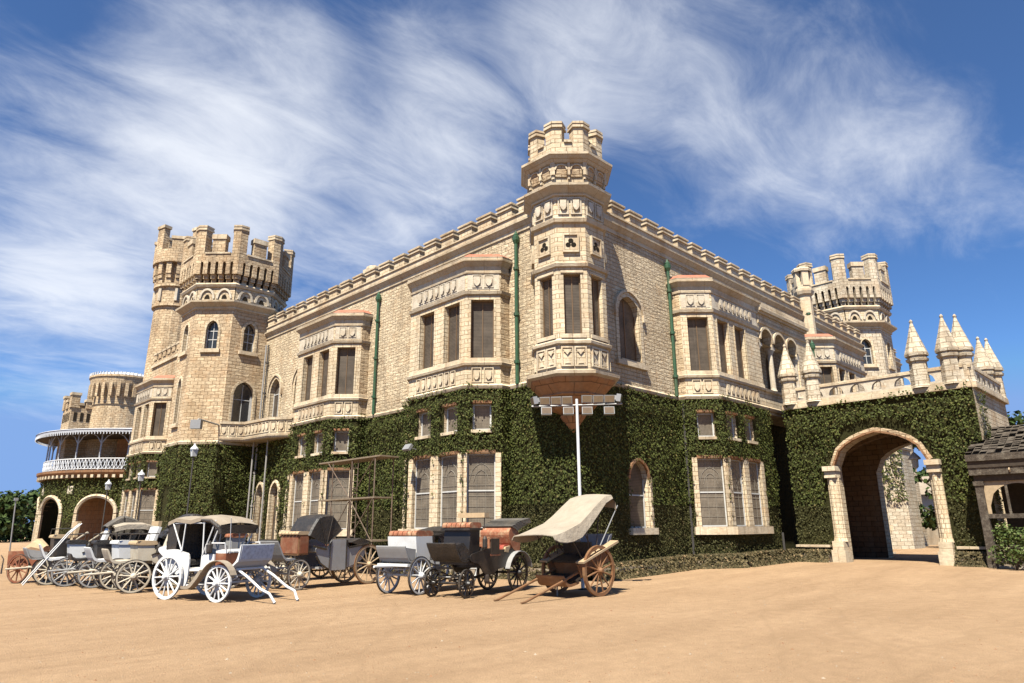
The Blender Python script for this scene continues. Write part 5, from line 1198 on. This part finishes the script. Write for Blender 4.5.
# the row at the far left, noses to the left
hb = 180
def rowpos(wx, wy, hd, wb): a = R_(hd); return wx-math.cos(a)*wb/2+math.sin(a)*(-.55), wy-math.sin(a)*wb/2+.55*math.cos(a)*-1
p = rowpos(-11.78, 7.25, 176, 1.9); grey_wagon(*p, R_(176), 'cream carriage with square box panel at the right end of the row', box='paint_cream', seat='cushion_tan', dash='paint_cream', spoke='paint_cream', hood='leather_black', dh=1.12, tall=False)
p = rowpos(-11.85, 8.95, 178, 1.9); grey_wagon(*p, R_(178), 'white shell bodied carriage with rust hubbed wheels in the row', box='paint_white', seat='paint_white', dash='paint_white', spoke='paint_cream', tall=False, dh=1.14)
p = rowpos(-12.05, 10.35, 174, 1.9); grey_wagon(*p, R_(174), 'black bodied carriage under a cream canopy in the row', box='paint_black', seat='leather_black', dash='paint_black', spoke='paint_grey', fringe=True, tall=False, dh=.98)
p = rowpos(-12.5, 11.75, 172, 1.9); r = grey_wagon(*p, R_(172), 'white panelled carriage with black hood folded and long shafts raised', box='paint_white', seat='leather_black', dash='paint_white', spoke='paint_grey', hood='hood_grey', tall=False, pole=False, dh=1.2)
for s in (-1, 1):
    q = MB(); q.tube([(2.1, s*.42, .1), (1.7, s*.42, .7), (1.0, s*.40, 1.75), (.7, s*.38, 2.05)], .022, 'paint_white', 6); child(q, 'shaft', r)
p = rowpos(-12.75, 13.1, 175, 1.9); grey_wagon(*p, R_(175), 'dusty dark carriage with tan backrest near the red farm cart', box='paint_black', seat='cushion_tan', dash='paint_grey', spoke='paint_cream', dh=1.1)
grey_wagon(-9.2, 9.9, R_(174), 'black hooded carriage in the second rank behind the cream one', box='paint_black', seat='leather_black', dash='paint_black', spoke='paint_cream', hood='leather_black', dh=1.1)
grey_wagon(-9.5, 12.4, R_(178), 'white carriage with orange seats in the second rank at the far left', box='paint_white', seat='cushion_orange', dash='paint_grey', spoke='paint_cream', dh=1.2)
grey_wagon(-5.6, 8.3, R_(188), 'black carriage with tan backrest standing behind the silver landau', box='paint_black', seat='cushion_orange', dash='leather_black', spoke='wood_pale')
# --- red cart with barrel body at the very end
def red_cart(x, y, hd):
    r = empty('cart', (x, y, gz(x, y)), 'low red brown farm cart at the far left end of the carriages', 'cart', hd)
    for s in (1, -1): wheel(r, 0, s*.6, .5, 'red_brown', 'tyre', 10)
    q = MB(); q.extr([(-.7, .6), (.7, .6), (.75, 1.1), (-.75, 1.1)], -.48, .48, 'red_brown'); child(q, 'body', r)
    q = MB(); q.tube([(-.45, 0, 1.15), (0, .05, 1.25), (.45, 0, 1.15)], [.12, .3, .14], 'cushion_tan', 10); child(q, 'sack', r)
    q = MB(); q.tube([(0, -.6, .5), (0, .6, .5)], .035, 'iron'); child(q, 'axle', r)
    shafts(r, [(.8, 0, .75), (2.6, 0, 1.75)], .035, 'paint_cream', .35)
red_cart(-12.95, 15.2, R_(-60))

# --- two wheeled cart with canvas hood
def tonga(x, y, hd):
    r = empty('cart', (x, y, gz(x, y)), 'two wheeled wooden cart with sagging canvas hood and shafts resting on the ground', 'cart', hd)
    for s in (1, -1): wheel(r, 0, s*.74, .66, 'wood_warm', 'wood_warm', 12, 0, .07)
    q = MB(); q.tube([(0, -.74, .66), (0, .74, .66)], .04, 'iron'); child(q, 'axle', r)
    tilt = -.30
    def P(u, z): c, s = math.cos(tilt), math.sin(tilt); return (u*c-s*(z-.7)*1, .7+u*s+c*(z-.7))
    def pr(pts): return [P(*p_) for p_ in pts]
    q = MB(); q.extr(pr([(-.75, .62), (.75, .62), (.75, .68), (-.75, .68)]), -.52, .52, 'wood_dark')
    for s in (-1, 1): q.extr(pr([(-.78, .66), (.55, .66), (.60, 1.02), (-.82, 1.06)]), s*.56, s*.52, 'wood_warm')
    child(q, 'body', r)
    q = MB(); q.extr(pr([(-.05, .68), (.38, .68), (.38, 1.0), (-.05, 1.0)]), -.5, .5, 'wood_warm'); child(q, 'seat_box', r)
    q = MB(); q.extr(pr([(-.12, 1.0), (.44, 1.0), (.44, 1.06), (-.12, 1.06)]), -.52, .52, 'leather_black'); child(q, 'seat', r)
    q = MB(); q.extr(pr([(-.18, 1.0), (-.10, 1.0), (-.16, 1.36), (-.24, 1.36)]), -.5, .5, 'leather_black'); child(q, 'backrest', r)
    q = MB(); q.extr(pr([(.62, .52), (1.12, .58), (1.2, .92), (1.16, .94), (1.06, .64), (.62, .58)]), -.5, .5, 'wood_warm'); child(q, 'footboard', r)
    for s in (-1, 1): q = MB(); q.extr(pr([(-1.02, 1.09), (.62, 1.06), (.62, 1.11), (-1.02, 1.15)]), s*.80, s*.52, 'wood_pale'); child(q, 'mudguard', r)
    q = MB(); q.extr(pr([(-.95, 1.0), (-.75, .98), (-1.05, 1.28), (-1.2, 1.28)]), -.5, .5, 'paint_grey'); child(q, 'tailboard', r)
    # canvas hood, high behind, sagging low over the front
    prof = [(-1.0, 2.34), (-.97, 2.56), (-.84, 2.68), (-.5, 2.60), (-.1, 2.36), (.3, 2.10), (.65, 1.90), (1.0, 1.78), (1.3, 1.68), (1.6, 1.60), (1.8, 1.57)]
    W_ = (-.66, -.6, -.3, 0, .3, .6, .66)
    q = MB(); rows = [[(u, y_*(1+.02*k), z+.06*(1-(y_/.66)**2)-(.30 if abs(y_) > .64 else 0)*(.25, .25, .3, .5, .8, 1, 1.15, 1.1, .9, .6, .3)[k]+.012*math.sin(3.1*u+4*y_)) for y_ in W_] for k, (u, z) in enumerate(prof)]
    q.strip(rows, 'canvas'); q.strip([[(a, b*.985, z-.02) for a, b, z in w_] for w_ in rows], 'canvas_taupe')
    for e in (0, -1):
        for i in range(len(W_)-1):
            a, b = rows[e][i], rows[e][i+1]; q.poly([a, b, (b[0], b[1]*.985, b[2]-.02), (a[0], a[1]*.985, a[2]-.02)], 'canvas')
    q.smooth = True; child(q, 'hood', r)
    for s in (-1, 1):
        for a, b in (((-.2, 1.0), (-1.15, 2.4)), ((-.2, 1.0), (-.3, 2.4)), ((-.2, 1.0), (.62, 1.92)), ((.35, 1.02), (1.1, 1.70)), ((.1, 1.0), (.3, 2.1))):
            z0 = P(*a); k = MB(); k.tube([(z0[0], s*.57, z0[1]), (b[0], s*.60, b[1])], .016, 'galvanised' if b[0] < -.5 else 'iron', 5); child(k, 'hood_bow', r)
    shafts(r, [(-.5, 0, .88), (.3, 0, .72), (1.2, 0, .44), (2.6, 0, .04), (2.75, 0, .03)], [.035, .04, .035, .03, .026], 'wood_warm', .48)
    q = MB(); q.tube([(.55, -.3, .5), (.55, -.3, .02)], .022, 'galvanised'); q.tube([(.46, -.38, .02), (.64, -.22, .02)], .02, 'galvanised'); child(q, 'prop_stand', r)
tonga(-3.62, -3.05, R_(180))

def lift(r, k):                                      # bodies ride high on their springs
    for ch in r.children:
        if ch.name.split('.')[0] in ('wheel', 'undercarriage', 'fender', 'draught_pole', 'shaft', 'step'): continue
        for v in ch.data.vertices:
            if v.co.z > .7: v.co.z = .7+(v.co.z-.7)*k
for o in [o for o in COL.objects if o.get('category') == 'carriage' and 'wedding' not in o['label']]: lift(o, 1.33)

# ------------------------------------------------------------------ street furniture
def floodlight_mast():
    x, y = -2.35, -2.15; X = Vector((.70, -.71, 0)); Y = Vector((-.71, -.70, 0)); Z = Vector((0, 0, 1))
    r = empty('floodlight_mast', (x, y, gz(x, y)), 'white pole carrying a crossbar of square floodlights under the corner turret', 'floodlight mast', 0)
    q = MB(); q.tube([(0, 0, 0), (0, 0, 5.75)], [.055, .045], 'paint_white', 10); q.lathe([(.14, 0), (.14, .03), (.06, .05)], (0, 0, 0), 'iron', 10); child(q, 'pole', r)
    q = MB(); q.tube([X*-1.45+Z*5.52, X*1.45+Z*5.58], .03, 'galvanised', 6); child(q, 'crossbar', r)
    def head(u, z, yaw=0, up=0):
        q = MB(); c, s = math.cos(yaw), math.sin(yaw); A = X*c+Y*s; B = Y*c-X*s; t = up; Bv = (B*math.cos(t)-Z*math.sin(t)); Zv = (Z*math.cos(t)+B*math.sin(t)); o = X*u+Z*z
        q.obox(o, (A, Bv, Zv), (.165, .07, .12), 'galvanised'); q.obox(o-Bv*.09, (A, Bv, Zv), (.10, .05, .07), 'paint_grey'); q.obox(o+Bv*.073, (A, Bv, Zv), (.145, .006, .10), 'lens_glass'); q.tube([o-Z*.02, o-Z*.2 if z > 5.6 else o+Z*.18], .014, 'iron', 5)
        child(q, 'floodlight', r)
    for u in (-1.02, -.66, -.31): head(u, 5.72+u*.02, .1, .25)
    for u in (.32, .68, 1.04): head(u, 5.75, -.06, .2)
    head(-1.36, 5.70, 1.3, .2); head(1.36, 5.76, -1.3, .2)
    for u in (-.98, -.28, .32, 1.02): head(u, 5.36, 0, -.2)
floodlight_mast()

def lamp_post(x, y, h, label, col='pipe_dark'):
    r = empty('lamp_post', (x, y, gz(x, y)), label, 'lamp post', 0, 'lamp posts before the left wall')
    q = MB(); q.lathe([(.13, 0), (.13, .12), (.07, .2), (.05, .5), (.035, 1.0), (.03, h-.55), (.06, h-.5), (.03, h-.45)], (0, 0, 0), col, 8); child(q, 'pole', r)
    q = MB(); q.taper([(-.09, -.09), (.09, -.09), (.09, .09), (-.09, .09)], h-.40, [(-.125, -.125), (.125, -.125), (.125, .125), (-.125, .125)], h-.1, 'lamp_glass'); child(q, 'lantern', r)
    q = MB(); q.lathe([(.18, h-.1), (.16, h-.04), (.07, h+.05), (.04, h+.12), (.015, h+.17)], (0, 0, 0), 'zinc_white', 8); child(q, 'cap', r)
def onray(px, py, z):
    d = F*678.4 + RX*(px-512) + UP*(341.5-py); t = (z-CP.z)/d.z; return CP+d*t
for px, py, z, lb in ((194, 453, 33, 'dark lamp post with white lantern in front of the octagonal tower'), (141, 478, 40, 'lamp post with white lantern in front of the bay window left of the tower'), (108, 487, 45, 'lamp post with white lantern in front of the round verandah')):
    v = onray_d(px, py, z); lamp_post(v.x, v.y, v.z+.25, lb)

def scaffold():
    r = empty('scaffold_tower', (-2.5, 10.2, 0), 'rusty tube scaffold tower with plank platforms against the ivy', 'scaffold')
    ys, xs = (-2.2, -.35, 2.0), (-.55, .35)
    for yy in ys[1:2]+(-2.1, 1.2):
        for xx in xs: q = MB(); q.tube([(xx, yy, 0), (xx, yy, 4.65)], .028, 'rusty_steel', 6); child(q, 'upright', r)
    for z, a, b in ((1.3, -2.2, 2.3), (3.0, -2.2, 2.3), (4.65, -2.5, 2.4)):
        q = MB(); q.box((-.6, a, z), (-.1, b, z+.06), 'scaffold_board'); q.box((-.05, a+.1, z+.01), (.4, b-.1, z+.065), 'scaffold_board'); child(q, 'platform', r)
    for z0, z1, a, b in ((1.3, 3.0, -2.1, -.35), (3.0, 1.3, -2.1, -.35), (1.3, 3.0, 1.2, -.35), (3.0, 4.65, -.35, 1.6), (3.0, 4.65, -.35, -2.1), (1.3, 2.9, .6, 1.2)):
        q = MB(); q.tube([(-.58, a, z0), (-.58, b, z1)], .02, 'rusty_steel', 5); child(q, 'brace', r)
    for k in range(9): pass
    q = MB()
    for yy in (-.75, -.35):
        q.tube([(-.5, yy, 1.3), (-.5, yy, 4.6)], .018, 'rusty_steel', 5)
    for k in range(11): q.tube([(-.5, -.75, 1.5+k*.28), (-.5, -.35, 1.5+k*.28)], .014, 'rusty_steel', 5)
    child(q, 'ladder', r)
scaffold()

def wall_lantern():
    r = empty('hanging_lantern', (14.6, -7.0, 4.4), 'white lantern hanging inside the porch arch', 'lantern')
    q = MB(); q.lathe([(.02, 1.3), (.02, .45), (.06, .42), (.24, .2), (.25, .14), (.16, .12)], (0, 0, 0), 'paint_white', 8); child(q, 'cap', r)
    q = MB(); q.lathe([(.14, .12), (.12, -.18), (.05, -.26)], (0, 0, 0), 'lamp_glass', 8); child(q, 'glass', r)
wall_lantern()
q = MB(); q.tube([(-1.8, 7.0, 4.95), (-2.15, 7.0, 5.02)], .02, 'galvanised', 5); q.obox((-2.25, 7.0, 5.0), (Vector((.8, 0, -.6)), Vector((0, 1, 0)), Vector((.6, 0, .8))), (.06, .22, .14), 'galvanised')
tag(q.build('wall_floodlight'), 'small grey floodlight on the ivy above the tall bay windows', 'floodlight')
q = MB(); v0 = onray(197, 438, 7.6); q = MB(); q.tube([(-2.5, 26.2, 8.0), (-4.2, 24.9, 8.05), (-4.3, 24.8, 7.95)], .05, 'pipe_grey', 6); q.obox((-4.35, 24.75, 7.7), (Vector((.7, -.7, 0)), Vector((.7, .7, 0)), Vector((0, 0, 1))), (.3, .15, .26), 'galvanised')
tag(q.build('bracket_floodlight'), 'grey floodlight on a long bracket from the octagonal tower', 'floodlight')

# ------------------------------------------------------------------ ruined timber annex at the right edge
def annex():
    r = empty('timber_annex', (12.2, -9.72, .3), 'weathered timber lean-to with shingle roof and carved arches beside the porch', 'annex')
    X, Y0, Y1, G = 0, 0.05, -6.0, 0
    q = MB(); q.strip([[(-.35, Y0+.2, 4.05), (-.35, Y1, 4.05)], [(2.9, Y0+.2, 5.35), (2.9, Y1, 5.35)]], 'wood_grey'); q.strip([[(-.35, Y0+.2, 3.95), (-.35, Y1, 3.95)], [(2.9, Y0+.2, 5.25), (2.9, Y1, 5.25)]], 'wood_dark')
    rnd = random.Random(5)
    for k in range(13):
        for j in range(26):
            x0 = -.35+3.25*k/13; y0 = Y0+.2-6.2*j/26; z0 = 4.06+1.3*k/13; dz = rnd.uniform(.01, .11)
            if rnd.random() < .2: continue
            q.poly([(x0-.04, y0, z0+dz), (x0-.04, y0-.22, z0+dz), (x0+.26, y0-.22, z0+.12), (x0+.26, y0, z0+.12)], 'wood_grey')
    q.poly([(-.35, Y0+.2, 4.05), (2.9, Y0+.2, 5.35), (2.9, Y0+.2, 4.0), (-.3, Y0+.2, 4.0)], 'wood_grey'); child(q, 'roof', r)
    q = MB(); q.box((-.38, Y1, 3.80), (-.30, Y0+.22, 4.04), 'wood_grey'); q.box((-.30, Y1, 3.55), (-.22, Y0+.2, 3.80), 'wood_dark'); q.box((-.26, Y1, 3.28), (-.16, Y0+.2, 3.56), 'wood_grey')
    for j in range(24): q.lathe([(.02, -.02), (.09, -.02), (.09, .02), (.02, .02)], (-.30+.02, Y0-.1-.25*j, 3.42), 'wood_pale', 6, 'y') if rnd.random() < .6 else None
    q.box((-.12, Y1, 3.05), (.06, Y0+.1, 3.28), 'wood_dark'); child(q, 'cornice', r)
    for yy in (Y0-.02, -2.35, -4.7):
        q = MB(); q.box((-.13, yy-.13, -.3), (.13, yy+.13, 3.1), 'wood_grey'); q.box((-.17, yy-.17, -.3), (.17, yy+.17, .35), 'wood_grey'); q.box((-.17, yy-.17, 2.9), (.17, yy+.17, 3.06), 'wood_grey'); child(q, 'post', r)
    for yy in (Y0-.15, -2.48):
        q = MB(); W = Wall((-.04, yy), (0, -1), (-1, 0)); L = 2.08
        W.panel(q, L, 1.85, 3.05, [op(.12, L-.12, 1.85, 2.95, 2.15, 'round')], 'wood_pale', 'wood_grey', .08); W.slab(q, 0, L, 1.70, 1.86, -.1, .03, 'wood_grey')
        for k in range(1, 3): W.slab(q, L*k/3-.04, L*k/3+.04, 1.86, 2.9, -.06, .0, 'wood_grey')
        rr = random.Random(2)
        for k in range(40):
            u, v = rr.uniform(.1, L-.1), rr.uniform(2.2, 3.0)
            if abs(u-L/2) < L/2-.15 and v < 2.15+.8*math.sqrt(max(0, 1-((u-L/2)/(L/2-.12))**2))+.06: continue
            W.slab(q, u-.04, u+.04, v-.04, v+.04, -.0, .03, 'wood_pale')
        child(q, 'arch_screen', r)
        q = MB(); W.slab(q, 0, L, .62, .76, -.08, .05, 'wood_grey')
        for k in range(7): W.slab(q, L*(k+.5)/7-.03, L*(k+.5)/7+.03, -.2, .62, -.05, .0, 'wood_grey')
        child(q, 'railing', r)
    q = MB(); q.box((2.6, Y1, -.3), (2.75, Y0-.2, 5.0), 'wood_dark'); child(q, 'back_wall', r)
    q = MB(); q.box((2.52, -1.7, .5), (2.58, -.9, 2.6), 'frame_white'); q.box((2.5, -4.0, .5), (2.56, -3.0, 2.4), 'lamp_glass'); child(q, 'window', r)
    q = MB(); q.box((-.15, Y1, -.4), (2.7, Y0, .02), 'stucco'); child(q, 'floor', r)
annex()

# ------------------------------------------------------------------ trees and shrubs
def foliage(mb, c, rad, n, size, rnd, mat_, flat=1.0):
    for _ in range(n):
        while True:
            v = Vector((rnd.uniform(-1, 1), rnd.uniform(-1, 1), rnd.uniform(-1, 1)))
            if v.length <= 1: break
        v = v.normalized()*(rnd.random()**.45)
        P = Vector(c)+Vector((v.x*rad, v.y*rad, v.z*rad*flat)); nn = (v+Vector((rnd.gauss(0, .6), rnd.gauss(0, .6), .4+rnd.gauss(0, .6)))).normalized()
        X = nn.cross(Vector((rnd.gauss(0, 1), rnd.gauss(0, 1), rnd.gauss(0, 1)))).normalized(); Y = nn.cross(X); s = size*rnd.uniform(.6, 1.3)
        mb.poly([P-X*s*.5, P-Y*s*.3, P+X*s*.5, P+Y*s*.5], mat_)
def tree(x, y, h, spread, label, seed, group, nclump=14, leaves=150, size=.5, trunk=True, base=.25):
    rnd = random.Random(seed); r = empty('tree', (x, y, gz(x, y)), label, 'tree', 0, group)
    q = MB(); q.tube([(0, 0, -.2), (.1, .05, h*.3), (-.1, .1, h*.55), (.05, 0, h*.8)], [h*.035, h*.026, h*.018, h*.006], 'bark', 8)
    cl = []
    for k in range(nclump):
        a = rnd.uniform(0, 6.28); t = rnd.uniform(base, .95); rr = spread*(.35+.65*math.sin(math.pi*min(1, t*.9)))*rnd.uniform(.35, 1)
        c = Vector((rr*math.cos(a), rr*math.sin(a), h*t)); cl.append(c)
        q.tube([(0, .05, h*min(.75, t*.7)), c*.6+Vector((0, 0, h*t*.36)), c], [h*.012, h*.008, h*.002], 'bark', 5)
    child(q, 'trunk', r)
    m = MB()
    for c in cl: foliage(m, c, spread*rnd.uniform(.30, .52), leaves, size, rnd, 'tree_leaf', .75)
    child(m, 'crown', r)
gl = 'trees on the horizon left of the palace'
for k, (x, y, h, sp, lb) in enumerate(((1, 130, 8.6, 5, 'dark tree at the left edge of the horizon'), (8, 140, 9.5, 6, 'broad dark tree touching the left end of the round verandah'), (-6, 150, 10.5, 6, 'taller dark tree seen furthest to the left'), (12, 165, 10, 6.5, 'dark tree behind the others at the left horizon'))):
    tree(x, y, h, sp, lb, 20+k, gl, 16, 170, .8, base=.12)
tree(66, -2.9, 12.3, 3.2, 'green tree showing above the timber lean-to roof', 31, 'trees behind the porch', 14, 150, .6)
tree(78, 8.0, 19.8, 3.4, 'green tree showing between the right tower and the pinnacles', 32, 'trees behind the porch', 14, 150, .6)
tree(37, -2.6, 7.0, 2.6, 'leafy tree seen through the porch arch', 33, 'trees behind the porch', 12, 130, .45)
def shrub(x, y, h, label, seed):
    rnd = random.Random(seed); r = empty('shrub', (x, y, gz(x, y)), label, 'shrub'); m = MB(); q = MB()
    for k in range(10):
        a = rnd.uniform(0, 6.28); c = Vector((.55*math.cos(a)*rnd.random(), .55*math.sin(a)*rnd.random(), h*rnd.uniform(.25, .85))); q.tube([(0, 0, 0), c], [.02, .006], 'bark', 5); foliage(m, c, .36, 150, .10, rnd, 'shrub_leaf')
    child(m, 'foliage', r); child(q, 'stem', r)
shrub(11.2, -10.55, 1.55, 'green shrub growing in front of the timber lean-to', 41)
# low wall, steps and white house beyond the porch
q = MB(); q.box((45, 6, -.2), (45.4, -14, 1.7), 'stucco'); tag(q.build('garden_wall'), 'plain stucco garden wall seen through the porch arch', 'wall')
hs_ = empty('house', (52, 3.0, 0), 'small white house seen through the porch arch', 'house'); q = MB(); q.box((0, -7, -.2), (6, 6.0, 4.6), 'paint_white'); child(q, 'wall', hs_)
q = MB(); q.strip([[(-.8, -7.5, 4.4), (-.8, 6.5, 4.4)], [(3, -7.5, 6.2), (3, 6.5, 6.2)], [(6.8, -7.5, 4.4), (6.8, 6.5, 4.4)]], 'canvas_taupe'); child(q, 'roof', hs_)
for yy in (-4, 0, 3.5): q = MB(); q.box((-.03, yy-.5, 1.2), (.05, yy+.5, 2.8), 'glass_dark'); child(q, 'window', hs_)
q = MB(); q.box((20.0, -2.2, -.1), (24, -1.6, .45), 'trim'); q.box((19.6, -2.7, -.1), (24.4, -2.2, .32), 'trim'); tag(q.build('stone_steps'), 'two stone steps at the wall beyond the porch', 'steps')
# fence and pole at the far left
def fence():
    r = empty('fence', (-5, 40, 0), 'thin iron picket fence at the far left behind the carriages', 'fence')
    pts = [(-9.5+1.2, -14), (-8.5, -6), (-7.6, 4), (-6.6, 14)]
    q = MB(); pts = [(-8.6+.0, -18), (-7.0, -8), (-5.4, 2), (-4.0, 12)]
    for (a, b), (c, d) in zip(pts[:-1], pts[1:]):
        q.tube([(a, b, 1.5), (c, d, 1.5)], .03, 'iron', 5); q.tube([(a, b, .5), (c, d, .5)], .03, 'iron', 5)
        for k in range(16): x, y = a+(c-a)*k/16, b+(d-b)*k/16; q.tube([(x, y, 0), (x, y, 1.7)], .02, 'iron', 4)
    child(q, 'rails', r)
fence()
v = onray(16, 500, 4.0); q = MB(); q.tube([(v.x+.2, v.y, -.1), (v.x, v.y, 4.0)], .05, 'galvanised', 6); q.obox((v.x, v.y, 4.05), (Vector((1, 0, 0)), Vector((0, 1, 0)), Vector((0, 0, 1))), (.12, .12, .1), 'galvanised'); tag(q.build('lamp_pole'), 'thin leaning grey pole at the far left edge', 'pole')

# ------------------------------------------------------------------ pebbles and dry leaves on the forecourt
def pebbles():
    rnd = random.Random(9); mb = MB()
    for _ in range(5200):
        D = 5+26*rnd.random()**1.3; a = R_(45.24)+rnd.uniform(-.72, .72); x, y = CP.x+D*math.cos(a), CP.y+D*math.sin(a)
        if x > -.6 and y > -2.2 or x > 12.6: continue
        s_ = rnd.uniform(.006, .016) if rnd.random() < .95 else rnd.uniform(.016, .032); z = gz(x, y); t = rnd.uniform(0, 6.28)
        p = [(x+s_*math.cos(t+k*1.57)*rnd.uniform(.7, 1.3), y+s_*math.sin(t+k*1.57)*rnd.uniform(.7, 1.3), z-.002) for k in range(4)]; top = (x, y, z+s_*rnd.uniform(.4, .9)); m = rnd.choice(('brown_stone', 'stucco', 'brown_stone'))
        for k in range(4): mb.poly([p[k], p[(k+1) % 4], top], m)
    tag(mb.build('pebbles', None, uv=False), 'small pebbles and crumbs strewn over the sandy forecourt', 'pebbles', kind='stuff')
pebbles()
